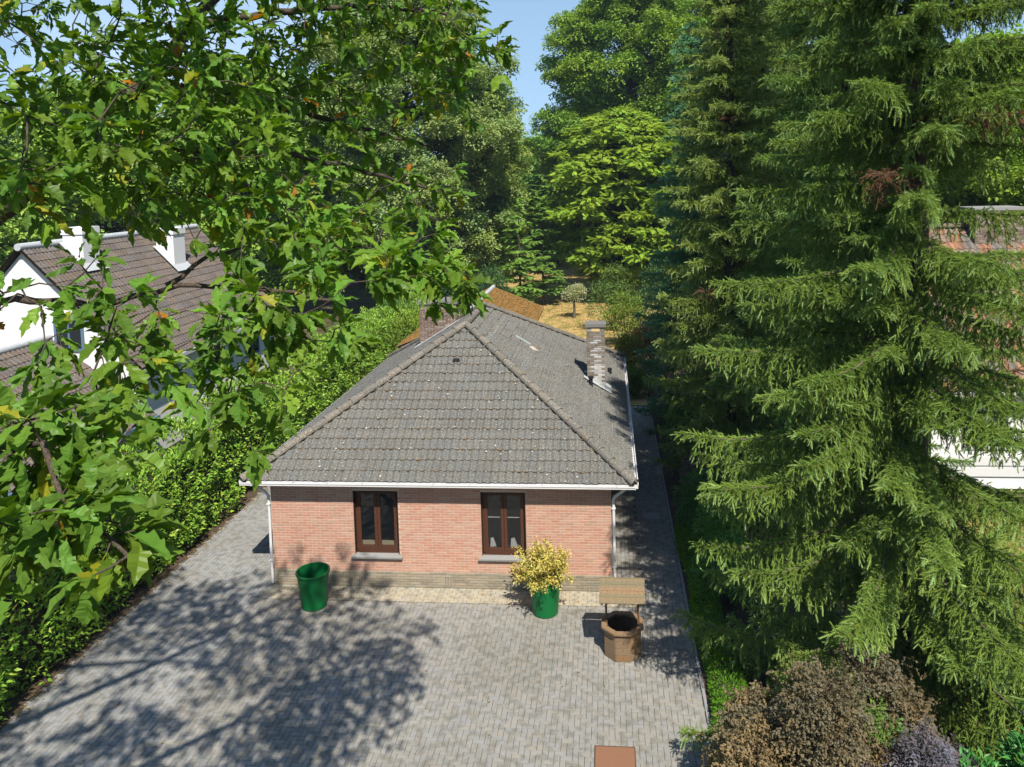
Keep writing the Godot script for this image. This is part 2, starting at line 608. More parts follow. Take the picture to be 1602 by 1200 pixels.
# one interlocking roof tile in slope axes (x along the eave, y up the slope, z out); clip holds half planes a*x+b*y+c >= 0
func tile_shape(b: MB, u0: float, v0: float, w: float, g: float, wave: float, amp: float, fr: Transform3D, clips: Array) -> bool:
	var segs := int(round(w / wave)) * 6
	var any := false
	var len := g + 0.06
	var lift := 0.028
	for i in segs:
		var ua := u0 + w * i / segs
		var ub := u0 + w * (i + 1) / segs
		var ha := amp * cos(TAU * (ua - u0) / wave) + 0.004 * cos(TAU * 2.0 * (ua - u0) / wave)
		var hb := amp * cos(TAU * (ub - u0) / wave) + 0.004 * cos(TAU * 2.0 * (ub - u0) / wave)
		var polys := [
			[Vector3(ua, v0, ha + lift), Vector3(ub, v0, hb + lift), Vector3(ub, v0 + len, hb), Vector3(ua, v0 + len, ha)],
		]
		for p in polys:
			var q: Array = p
			for c in clips:
				q = clip_poly(q, c)
			if q.size() >= 3:
				any = true
				var sa := TAU / wave * amp * sin(TAU * (ua - u0) / wave)
				var sb2 := TAU / wave * amp * sin(TAU * (ub - u0) / wave)
				var na := (fr.basis * Vector3(sa, lift / len, 1)).normalized()
				var nb := (fr.basis * Vector3(sb2, lift / len, 1)).normalized()
				for k in range(1, q.size() - 1):
					var f := []
					var nn := []
					for idx in [0, k, k + 1]:
						var pt: Vector3 = q[idx]
						f.append(fr * pt)
						nn.append(na.lerp(nb, clampf((pt.x - ua) / (ub - ua), 0, 1)).normalized())
					b.stri(f[0], f[1], f[2], nn[0], nn[1], nn[2])
		# the lower end, 22 mm thick
		var lip: Array = [Vector3(ua, v0, ha + lift), Vector3(ub, v0, hb + lift), Vector3(ub, v0 + 0.004, hb + lift - 0.026), Vector3(ua, v0 + 0.004, ha + lift - 0.026)]
		for c in clips:
			lip = clip_poly(lip, c)
		if lip.size() >= 3:
			for k in range(1, lip.size() - 1):
				b.tri(fr * (lip[0] as Vector3), fr * (lip[k] as Vector3), fr * (lip[k + 1] as Vector3), fr.basis * Vector3(0, -1, 0))
	return any

func clip_poly(p: Array, c: Array) -> Array:
	var out := []
	var n := p.size()
	for i in n:
		var a: Vector3 = p[i]
		var e: Vector3 = p[(i + 1) % n]
		var da: float = c[0] * a.x + c[1] * a.y + c[2]
		var de: float = c[0] * e.x + c[1] * e.y + c[2]
		if da >= 0:
			out.append(a)
		if (da >= 0) != (de >= 0):
			out.append(a.lerp(e, da / (da - de)))
	return out

# tiles on one slope; the first «parts» of them become parts of their own
func tile_slope(parent: Node3D, fr: Transform3D, umin: float, umax: float, courses: int, gauge: float, clips: Array, parts: int, tone: Callable, wave := 0.18, amp := 0.023, w := 0.36) -> void:
	var rest := MB.new()
	var whole := MB.new()
	var mats := []
	if parts > 0:
		tile_shape(whole, 0, 0, w, gauge, wave, amp, Transform3D.IDENTITY, [])
		for i in 9:
			var m: StandardMaterial3D = M.tile.duplicate()
			m.albedo_color = (tone.call() as Color).linear_to_srgb()
			m.vertex_color_use_as_albedo = false
			mats.append(m)
	var shape := whole.done()
	var made := 0
	for j in courses:
		var v0 := j * gauge
		var u := umin
		while u < umax - 0.01:
			var cuts := []
			var outside := false
			for c in clips:
				var least := 1e9
				var most := -1e9
				for q in [[u, v0], [u + w, v0], [u, v0 + gauge + 0.06], [u + w, v0 + gauge + 0.06]]:
					var d: float = c[0] * q[0] + c[1] * q[1] + c[2]
					least = minf(least, d)
					most = maxf(most, d)
				if most <= 0.02:
					outside = true
				elif least < 0.0:
					cuts.append(c)
			if not outside:
				if made < parts:
					if cuts.is_empty():
						var o := put("tile", shape, mats[rng.randi() % mats.size()], parent)
						o.transform = fr * Transform3D(Basis(Vector3(0, 0, 1), R(-0.004, 0.004)), Vector3(u, v0 + R(-0.004, 0.004), R(-0.002, 0.002)))
						made += 1
					else:
						var sb := MB.new()
						tile_shape(sb, u, v0, w, gauge, wave, amp, Transform3D.IDENTITY, cuts)
						if sb.v.size() > 0:
							var o := put("tile", sb.done(), mats[rng.randi() % mats.size()], parent)
							o.transform = fr
							made += 1
				else:
					rest.col = tone.call()
					var jf := fr * Transform3D(Basis.IDENTITY, Vector3(0, R(-0.004, 0.004), R(-0.002, 0.002)))
					tile_shape(rest, u, v0, w, gauge, wave, amp, jf, cuts)
			u += w
	if rest.v.size() > 0:
		put("tiling", rest.done(), M.tile, parent, "stuff")

func cap_shape(len: float, r: float) -> ArrayMesh:
	var b := MB.new()
	var n := 10
	for i in n:
		var a := PI * (i / float(n)) * 1.1 - 0.05 * PI
		var g := PI * ((i + 1) / float(n)) * 1.1 - 0.05 * PI
		var ra := r
		var rb := r * 0.86
		var d0 := Vector3(cos(a), sin(a), 0)
		var d1 := Vector3(cos(g), sin(g), 0)
		var z0 := Vector3(0, 0.012, len * 0.5)
		var z1 := Vector3(0, 0, -len * 0.56)
		b.stri(d0 * ra + z0, d1 * ra + z0, d1 * rb + z1, d0, d1, d1)
		b.stri(d0 * ra + z0, d1 * rb + z1, d0 * rb + z1, d0, d1, d0)
		b.quad(d0 * ra + z0, d1 * ra + z0, d1 * (ra - 0.022) + z0, d0 * (ra - 0.022) + z0, Vector3(0, 0, 1))
	return b.done()

func cap_run(parent: Node3D, a: Vector3, e: Vector3, mats: Array, shape: ArrayMesh, step: float, lift := 0.015) -> void:
	# overlapping half-round caps climbing from a to e
	var d := (e - a)
	var n := int(round(d.length() / step))
	for i in n:
		var p := a + d * ((i + 0.5) / n)
		var o := put("ridge_tile", shape, mats[rng.randi() % mats.size()], parent)
		var bs := Basis.looking_at(d.normalized(), Vector3.UP)
		o.transform = Transform3D(bs * Basis(Vector3(0, 0, 1), R(-0.05, 0.05)), p + bs.y * (lift + R(-0.006, 0.008)))

func house() -> void:
	var h := base("brick_bungalow", Vector3.ZERO, "red brick bungalow with grey tiled hip roof and two brown windows", "house")
	var zb := EZ - RL + 0.32          # rear wall
	var top := 2.66
	# --- front wall: mortar body with two openings
	var W := [[-2.09, 0.79, -0.98, 2.40], [1.045, 0.79, 2.125, 2.40]]
	var b := MB.new()
	var th := 0.26
	var xs := [-WW, -2.09, -0.98, 1.045, 2.125, WW]
	for i in 5:
		if i == 1 or i == 3:
			b.range_box(Vector3(xs[i], 0.0, -th), Vector3(xs[i + 1], 0.79, -0.006))
			b.range_box(Vector3(xs[i], 2.40, -th), Vector3(xs[i + 1], top, -0.006))
		else:
			b.range_box(Vector3(xs[i], 0.0, -th), Vector3(xs[i + 1], top, -0.006))
	var wall := put("wall", b.done(), M.mortar, h)
	wall.set_meta("label", "front wall of red brick over a grey brick plinth")
	var holes := []
	for w in W:
		holes.append([w[0] + WW, w[1] - 0.387, w[2] + WW, w[3] - 0.387])
	brick_wall(wall, Vector3(-WW, 0.387, -0.012), Vector3.RIGHT, Vector3(0, 0, 1), WW * 2, top - 0.387, holes, red_tone, 300)
	var pl := Node3D.new()
	var plinth_b := MB.new()
	plinth_b.range_box(Vector3(-WW - 0.004, -0.05, -0.09), Vector3(WW + 0.004, 0.386, -0.004))
	var plinth := put("plinth", plinth_b.done(), M.plinth_mortar, h)
	pl.free()
	var vents := [[2.14, 0.06, 2.33, 0.258], [4.27, 0.06, 4.46, 0.258]]
	brick_wall(plinth, Vector3(-WW, 0.0, -0.002), Vector3.RIGHT, Vector3(0, 0, 1), WW * 2, 0.388, vents, plinth_tone, 0)
	for vt in vents:
		b = MB.new()
		for i in 5:
			b.box(Vector3(-WW + vt[0] + 0.019 + i * 0.038, 0.158, 0.003), Vector3(0.016, 0.19, 0.018))
		put("air_grille", b.done(), textured(lin(0.22, 0.16, 0.12), M.mortar.albedo_texture, Vector3.ONE * 3, 0.9), h)
	# --- side and rear walls
	for s in [-1.0, 1.0]:
		b = MB.new()
		b.range_box(Vector3(s * (WW - th), 0, zb), Vector3(s * (WW - 0.006), top, -th))
		var sw := put("wall", b.done(), M.mortar, h)
		brick_wall(sw, Vector3(s * (WW - 0.012), 0.0, -0.01 if s > 0 else zb), Vector3(0, 0, -s), Vector3(s, 0, 0), -zb - 0.01, top, [], red_tone, 0)
	b = MB.new()
	b.range_box(Vector3(-WW + th, 0, zb), Vector3(WW - th, top, zb + th))
	put("wall", b.done(), M.mortar, h)
	b = MB.new()
	b.range_box(Vector3(-WW + th, -0.04, zb + th), Vector3(WW - th, 0.06, -th))
	put("indoor_floor", b.done(), M.interior, h)
	b = MB.new()
	b.range_box(Vector3(-WW + th, 0.06, -5.0), Vector3(WW - th, 2.55, -4.9))
	b.range_box(Vector3(-0.05, 0.06, -4.9), Vector3(0.05, 2.55, -th))
	put("indoor_wall", b.done(), M.interior, h)
	b = MB.new()
	b.range_box(Vector3(-WW + th, 2.55, zb + th), Vector3(WW - th, 2.60, -th))
	put("indoor_ceiling", b.done(), M.interior, h)
	# --- windows
	for i in 2:
		window(h, W[i], i)
	# --- soffit, fascia, gutters
	b = MB.new()
	var y0 := top - 0.02
	b.range_box(Vector3(-HW + 0.06, y0, -0.0), Vector3(HW - 0.06, y0 + 0.02, EZ - 0.04))
	for s in [-1.0, 1.0]:
		b.range_box(Vector3(s * WW, y0, EZ - RL + 0.1), Vector3(s * (HW - 0.06), y0 + 0.02, -0.003))
	put("soffit", b.done(), M.white, h)
	gutter(h, Vector3(-HW - 0.02, 0, EZ), Vector3(HW + 0.02, 0, EZ), Vector3(0, 0, 1))
	gutter(h, Vector3(HW, 0, EZ - 0.02), Vector3(HW, 0, EZ - RL), Vector3(1, 0, 0))
	gutter(h, Vector3(-HW, 0, EZ - 0.02), Vector3(-HW, 0, EZ - RL), Vector3(-1, 0, 0))
	# --- downpipes
	for s in [-1.0, 1.0]:
		b = MB.new()
		var px: float = s * (WW + 0.055)
		b.tube([Vector3(s * (WW + 0.34), 2.62, 0.12), Vector3(s * (WW + 0.33), 2.54, 0.09), Vector3(s * (WW + 0.10), 2.34, 0.02), Vector3(px, 2.25, 0.0), Vector3(px, 1.2, 0.0), Vector3(px, 0.03, 0.0)], [0.036, 0.036, 0.036, 0.036, 0.036, 0.036], 10)
		var dp := put("downpipe", b.done(), M.white, h)
		b = MB.new()
		for y in [2.05, 0.62]:
			b.box(Vector3(px, y, 0.0), Vector3(0.092, 0.03, 0.092))
		put("bracket", b.done(), M.white, dp)
	# --- roof: boarding under the tiles
	var k := RISE / HW
	var apex := Vector3(0, YE + RISE, EZ - HW)
	var rear := Vector3(0, YE + RISE, EZ - RL + HW)
	var FL := Vector3(-HW, YE, EZ)
	var FR := Vector3(HW, YE, EZ)
	var BL := Vector3(-HW, YE, EZ - RL)
	var BR := Vector3(HW, YE, EZ - RL)
	b = MB.new()
	var dn := Vector3(0, -0.07, 0)
	b.tri(FL + dn, FR + dn, apex + dn, Vector3(0, 1, 1))
	b.quad(FR + dn, BR + dn, rear + dn, apex + dn, Vector3(1, 1, 0))
	b.quad(FL + dn, BL + dn, rear + dn, apex + dn, Vector3(-1, 1, 0))
	b.tri(BL + dn, BR + dn, rear + dn, Vector3(0, 1, -1))
	var roof := put("roof", b.done(), M.twig, h)
	roof.set_meta("label", "grey concrete tile hip roof with lichen spots")
	var c := HW / sqrt(HW * HW + RISE * RISE)
	var sn := RISE / sqrt(HW * HW + RISE * RISE)
	var ratio := HW / SL
	var gauge := SL / 17.0
	# front, right, left, rear; axes: along the eave, up the slope, outwards
	var front := Transform3D(Basis(Vector3(1, 0, 0), Vector3(0, sn, -c), Vector3(0, c, sn)), FL + Vector3(0, -0.02, 0))
	tile_slope(roof, front, -0.04, 2 * HW + 0.04, 17, gauge, [[1, -ratio, 0.0], [-1, -ratio, 2 * HW]], 236, tile_tone)
	var right := Transform3D(Basis(Vector3(0, 0, -1), Vector3(-c, sn, 0), Vector3(sn, c, 0)), FR + Vector3(0, -0.02, 0))
	tile_slope(roof, right, -0.04, RL + 0.04, 17, gauge, [[1, -ratio, 0.0], [-1, -ratio, RL]], 64, tile_tone)
	var left := Transform3D(Basis(Vector3(0, 0, 1), Vector3(c, sn, 0), Vector3(-sn, c, 0)), BL + Vector3(0, -0.02, 0))
	tile_slope(roof, left, -0.04, RL + 0.04, 17, gauge, [[1, -ratio, 0.0], [-1, -ratio, RL]], 0, tile_tone)
	var back := Transform3D(Basis(Vector3(-1, 0, 0), Vector3(0, sn, c), Vector3(0, c, -sn)), BR + Vector3(0, -0.02, 0))
	tile_slope(roof, back, -0.04, 2 * HW + 0.04, 17, gauge, [[1, -ratio, 0.0], [-1, -ratio, 2 * HW]], 0, tile_tone)
	var mats := []
	for i in 6:
		var m: StandardMaterial3D = M.tile.duplicate()
		m.albedo_color = vary(Color(0.27, 0.258, 0.237), 0.14, 0.03).linear_to_srgb()
		m.vertex_color_use_as_albedo = false
		mats.append(m)
	var cap := cap_shape(0.42, 0.115)
	for p in [[FL, apex], [FR, apex], [BL, rear], [BR, rear], [apex, rear]]:
		cap_run(roof, p[0], p[1], mats, cap, 0.4)
	# moss-free mortar bed under the hips
	b = MB.new()
	for p in [[FL, apex], [FR, apex], [BL, rear], [BR, rear], [apex, rear]]:
		b.tube([p[0] + Vector3(0, -0.02, 0), p[1] + Vector3(0, -0.02, 0)], [0.085, 0.085], 8)
	put("mortar_bed", b.done(), M.twig, roof)
	# roof furniture: vent tile, vent pipe, glass tiles, mortar patch
	b = MB.new()
	var vp := Vector3(-0.06, 4.80, -3.11)
	b.lathe([Vector2(0.001, 0.13), Vector2(0.09, 0.11), Vector2(0.10, 0.06), Vector2(0.075, 0.05), Vector2(0.075, 0.0)], 14, vp)
	put("vent_cap", b.done(), M.black, roof)
	b = MB.new()
	vp = Vector3(3.60, 3.40, -5.72)
	b.lathe([Vector2(0.001, 0.34), Vector2(0.085, 0.335), Vector2(0.09, 0.27), Vector2(0.06, 0.265), Vector2(0.055, -0.05)], 14, vp)
	put("vent_pipe", b.done(), M.black, roof)
	b = MB.new()
	b.lathe([Vector2(0.001, 0.16), Vector2(0.07, 0.15), Vector2(0.07, -0.03)], 12, Vector3(4.18, 3.12, -8.6))
	put("vent_cap", b.done(), M.black, roof)
	b = MB.new()
	var bs := right.basis
	b.box(Vector3(1.47, 4.76, -6.28), Vector3(0.17, 0.56, 0.02), bs)
	put("glass_tile", b.done(), mat(lin(0.34, 0.38, 0.37), 0.25), roof)
	b = MB.new()
	for i in 5:
		b.box(Vector3(1.85, 4.53, -5.95) + bs.x * R(-0.07, 0.07) + bs.y * R(-0.10, 0.1), Vector3(R(0.10, 0.2), R(0.08, 0.17), 0.02 + 0.004 * i), bs * Basis(Vector3(0, 0, 1), R(0, 1.5)))
	put("mortar_patch", b.done(), mat(lin(0.50, 0.44, 0.36), 0.95), roof)
	# lichen cushions and moss crumbs lying on the tiles
	var dome := MB.new()
	for i in 6:
		var a := i * TAU / 6
		dome.tri(Vector3(cos(a), 0, sin(a)), Vector3(cos(a + TAU / 6), 0, sin(a + TAU / 6)), Vector3(0, 0.3, 0), Vector3(cos(a), 1.5, sin(a)))
	var mtf := []
	var mcol := []
	for i in 1300:
		var fr: Transform3D = front
		var vv := rng.randf()
		var uu := 0.0
		if i % 2 == 0:
			vv = 1.0 - sqrt(rng.randf())
			uu = HW + R(-1, 1) * HW * (1.0 - vv)
		else:
			fr = right
			uu = R(HW * vv + 0.1, RL - HW * vv - 0.1)
		var white := rng.randf() < 0.22
		# moss sits on the upper edge of a course, lichen anywhere
		var v := vv * SL if white else (floorf(vv * 17.0) + 0.97) * gauge
		var p := fr * Vector3(uu, v, 0.045 if white else 0.035)
		mtf.append(Transform3D(fr.basis * Basis(Vector3(1, 0, 0), PI / 2) * Basis(Vector3.UP, R(0, TAU)).scaled(Vector3(1, R(0.3, 1.0) if not white else 0.15, R(0.5, 1)) * R(0.010, 0.030)), p))
		mcol.append(vary(Color(0.38, 0.38, 0.345) if white else (Color(0.13, 0.085, 0.04) if rng.randf() < 0.7 else Color(0.20, 0.12, 0.04)), 0.25))
	scatter("moss", dome.done(), mat(Color(1, 1, 1), 0.95, true), roof, mtf, mcol)
	# --- chimneys
	chimney(h, Vector3(3.76, 2.9, -6.45), 0.56, 0.50, 2.28, chimney_right_tone, right.basis, "slender brick chimney with whitish efflorescence", true)
	chimney(h, Vector3(-1.60, 3.9, -8.25), 1.28, 0.9, 1.80, chimney_tone, left.basis, "wide dark brick chimney behind the ridge", false)

func chimney(h: Node3D, at: Vector3, w: float, d: float, tall: float, tone: Callable, slope: Basis, label: String, slim: bool) -> void:
	var b := MB.new()
	b.range_box(at + Vector3(-w * 0.5 + 0.008, 0, -d * 0.5 + 0.008), at + Vector3(w * 0.5 - 0.008, tall, d * 0.5 - 0.008))
	var ch := put("chimney", b.done(), M.plinth_mortar if slim else M.mortar, h)
	ch.set_meta("label", label)
	for s in [[Vector3(-w * 0.5, 0, d * 0.5), Vector3(1, 0, 0), Vector3(0, 0, 1), w], [Vector3(w * 0.5, 0, d * 0.5), Vector3(0, 0, -1), Vector3(1, 0, 0), d], [Vector3(-w * 0.5, 0, -d * 0.5), Vector3(0, 0, 1), Vector3(-1, 0, 0), d], [Vector3(w * 0.5, 0, -d * 0.5), Vector3(-1, 0, 0), Vector3(0, 0, -1), w]]:
		brick_wall(ch, at + s[0] - s[2] * 0.008, s[1], s[2], s[3], tall - 0.05, [], tone, 0)
	b = MB.new()
	b.range_box(at + Vector3(-w * 0.5 - 0.05, tall - 0.01, -d * 0.5 - 0.05), at + Vector3(w * 0.5 + 0.05, tall + 0.09, d * 0.5 + 0.05))
	put("cap", b.done(), textured(lin(0.2, 0.19, 0.175), M.mortar.albedo_texture, Vector3.ONE * 2, 0.9), ch)
	b = MB.new()
	if slim:
		# pale flue opening under the cap, efflorescence streak down the front
		b.range_box(at + Vector3(-0.13, tall - 0.15, d * 0.5 - 0.005), at + Vector3(0.13, tall - 0.04, d * 0.5 + 0.012))
		put("flue_plate", b.done(), mat(lin(0.55, 0.42, 0.2), 0.8), ch)
	# lead flashing along the slope
	b = MB.new()
	var up := slope.y
	var along := slope.x
	var n := slope.z
	var ys := at.y
	# point on slope under the chimney centre
	var k := RISE / HW
	var cy := YE + RISE - k * absf(at.x)
	var ctr := Vector3(at.x, cy, at.z) + n * 0.045
	var hw := w * 0.5 / absf(up.x)
	b.box(ctr + along * (d * 0.5 + 0.07) * signf(-along.z) * -1.0, Vector3(0.2, hw * 2 + 0.3, 0.02), Basis(along, up, n))
	b.box(ctr - along * (d * 0.5 + 0.07) * signf(-along.z) * -1.0, Vector3(0.2, hw * 2 + 0.3, 0.02), Basis(along, up, n))
	b.box(ctr - up * (hw + 0.08), Vector3(d + 0.336, 0.2, 0.024), Basis(along, up, n))
	put("flashing", b.done(), M.lead, ch)

func gutter(h: Node3D, a: Vector3, e: Vector3, out: Vector3) -> void:
	var b := MB.new()
	var prof := [Vector2(-0.03, 2.68), Vector2(-0.03, 2.655), Vector2(0.06, 2.648), Vector2(0.085, 2.668), Vector2(0.085, 2.70), Vector2(0.10, 2.715), Vector2(0.10, 2.735), Vector2(0.082, 2.738), Vector2(0.07, 2.70), Vector2(0.07, 2.668), Vector2(-0.005, 2.662), Vector2(-0.012, 2.76), Vector2(-0.03, 2.76)]
	var mid := Vector2(0.02, 2.68)
	for i in prof.size():
		var p: Vector2 = prof[i]
		var q: Vector2 = prof[(i + 1) % prof.size()]
		var P0 := Vector3(a.x, p.y, a.z) + out * p.x
		var P1 := Vector3(e.x, p.y, e.z) + out * p.x
		var Q0 := Vector3(a.x, q.y, a.z) + out * q.x
		var Q1 := Vector3(e.x, q.y, e.z) + out * q.x
		b.quad(P0, P1, Q1, Q0)
	# end stops
	var ax := (e - a).normalized()
	for pr in [[a, -1.0], [e, 1.0]]:
		b.box(Vector3(pr[0].x, 2.695, pr[0].z) + out * 0.028 + ax * 0.004 * pr[1], Vector3(0.008, 0.085, 0.12) if absf(ax.x) > 0.5 else Vector3(0.12, 0.085, 0.008))
	var g := put("gutter", b.done(), M.white, h)
	b = MB.new()
	var ln := (e - a).length()
	var n := int(ln / 0.8)
	for i in n:
		var p := a + (e - a) * ((i + 0.5) / n)
		b.box(Vector3(p.x, 2.735, p.z) + out * 0.045, Vector3(0.02, 0.008, 0.12) if absf(ax.x) > 0.5 else Vector3(0.12, 0.008, 0.02))
	put("gutter_strap", b.done(), M.lead, g)

func window(h: Node3D, w: Array, which: int) -> void:
	var x0: float = w[0]
	var x1: float = w[2]
	var ya: float = w[1]
	var yb: float = w[3]
	var win := Node3D.new()
	win.name = numbered("window", h)
	h.add_child(win)
	var b := MB.new()
	var zf := -0.13          # face of the frame
	var cx := (x0 + x1) * 0.5
	# outer frame with dark reveals lining the opening
	b.range_box(Vector3(x0 + 0.001, ya + 0.06, zf - 0.09), Vector3(x0 + 0.07, yb - 0.002, zf))
	b.range_box(Vector3(x1 - 0.07, ya + 0.06, zf - 0.09), Vector3(x1 - 0.001, yb - 0.002, zf))
	b.range_box(Vector3(x0 + 0.072, yb - 0.07, zf - 0.09), Vector3(x1 - 0.072, yb - 0.002, zf - 0.001))
	b.range_box(Vector3(x0 + 0.072, ya + 0.04, zf - 0.09), Vector3(x1 - 0.072, ya + 0.11, zf + 0.012))
	b.range_box(Vector3(x0 + 0.02, ya + 0.005, zf - 0.05), Vector3(x1 - 0.02, ya + 0.038, zf + 0.03))
	put("frame", b.done(), M.wood_brown, win)
	b = MB.new()
	b.range_box(Vector3(x0 + 0.001, ya + 0.055, zf + 0.002), Vector3(x0 + 0.02, yb - 0.002, -0.004))
	b.range_box(Vector3(x1 - 0.02, ya + 0.055, zf + 0.002), Vector3(x1 - 0.001, yb - 0.002, -0.004))
	b.range_box(Vector3(x0 + 0.022, yb - 0.022, zf + 0.002), Vector3(x1 - 0.022, yb - 0.002, -0.005))
	put("reveal", b.done(), textured(lin(0.055, 0.028, 0.02), M.wood_brown.albedo_texture, Vector3(9, 0.8, 9), 0.5), win)
	# two casements
	for s in 2:
		var a: float = x0 + 0.072 if s == 0 else cx + 0.004
		var e: float = cx - 0.004 if s == 0 else x1 - 0.072
		var yl := ya + 0.113
		var yh := yb - 0.073
		b = MB.new()
		var zs := zf + 0.018
		b.range_box(Vector3(a, yl, zs - 0.06), Vector3(a + 0.07, yh, zs))
		b.range_box(Vector3(e - 0.07, yl, zs - 0.06), Vector3(e, yh, zs))
		b.range_box(Vector3(a + 0.071, yh - 0.045, zs - 0.06), Vector3(e - 0.071, yh, zs - 0.001))
		b.range_box(Vector3(a + 0.071, yl, zs - 0.06), Vector3(e - 0.071, yl + 0.07, zs - 0.001))
		var sash := put("casement", b.done(), M.wood_brown, win)
		b = MB.new()
		b.range_box(Vector3(a + 0.068, yl + 0.068, zs - 0.036), Vector3(e - 0.068, yh - 0.043, zs - 0.031))
		put("pane", b.done(), M.glass, sash)
	# pale strip at the head (roller shutter slot) and stone sill
	b = MB.new()
	b.range_box(Vector3(x0 + 0.03, yb - 0.048, zf + 0.003), Vector3(x1 - 0.03, yb - 0.024, zf + 0.05))
	put("shutter_slat", b.done(), textured(lin(0.36, 0.36, 0.33), M.mortar.albedo_texture, Vector3.ONE * 2, 0.7), win)
	b = MB.new()
	var q := Basis(Vector3.RIGHT, 0.12)
	b.cham(Vector3(cx, ya - 0.022, -0.03), Vector3(x1 - x0 + 0.16, 0.22, 0.05), 0.006, Basis(Vector3.RIGHT, Vector3(0, 0.12, -1).normalized(), Vector3(0, 1, 0.12).normalized()))
	put("sill", b.done(), M.stone, win)
	# what shows behind the glass
	b = MB.new()
	if which == 0:
		b.range_box(Vector3(x0 - 0.1, ya + 0.10, -0.52), Vector3(x1 + 0.1, ya + 0.13, -0.27))
		put("indoor_sill", b.done(), mat(lin(0.42, 0.36, 0.24), 0.7), win)
	else:
		b.tube([Vector3(x0 - 0.05, 1.68, -0.24), Vector3(x1 + 0.05, 1.68, -0.24)], [0.011, 0.011], 8)
		put("curtain_rod", b.done(), M.white, win)
		b = MB.new()
		for p in [[x0 + 0.16, 0.10], [x0 + 0.47, 0.09], [x0 + 0.66, 0.12]]:
			b.tri(Vector3(p[0], ya + 0.13, -0.26), Vector3(p[0] + p[1] * 1.5, ya + 0.13, -0.3), Vector3(p[0] + 0.02, ya + 0.34, -0.28), Vector3(0, 0, 1))
			b.tri(Vector3(p[0], ya + 0.34, -0.28), Vector3(p[0] + p[1] * 0.8, ya + 0.36, -0.30), Vector3(p[0] + p[1] * 1.5, ya + 0.13, -0.3), Vector3(0, 0, 1))
		put("folded_curtain", b.done(), M.white, win)

# ---------------------------------------------------------------- paving
func in_yard(x: float, z: float) -> bool:
	if x < -7.12 or x > 5.74 or z > 9.0 or z < -15.0:
		return false
	if z < 0.72 and x > -WW - 0.02 and x < 4.80:
		return false
	return true

var stain := FastNoiseLite.new()

func paver_tone(p: Vector3) -> Color:
	var c := Color(0.252, 0.246, 0.226)
	if p.x < -4.3:
		c = Color(0.26, 0.262, 0.254)
	stain.frequency = 0.35
	stain.fractal_octaves = 4
	var d := stain.get_noise_2d(p.x, p.z)
	var k := 1.0 + 0.16 * d
	c = Color(c.r * k, c.g * k * (1.0 - 0.03 * maxf(0.0, -d)), c.b * k * (1.0 - 0.10 * maxf(0.0, -d)))
	return vary(c, 0.04, 0.02)

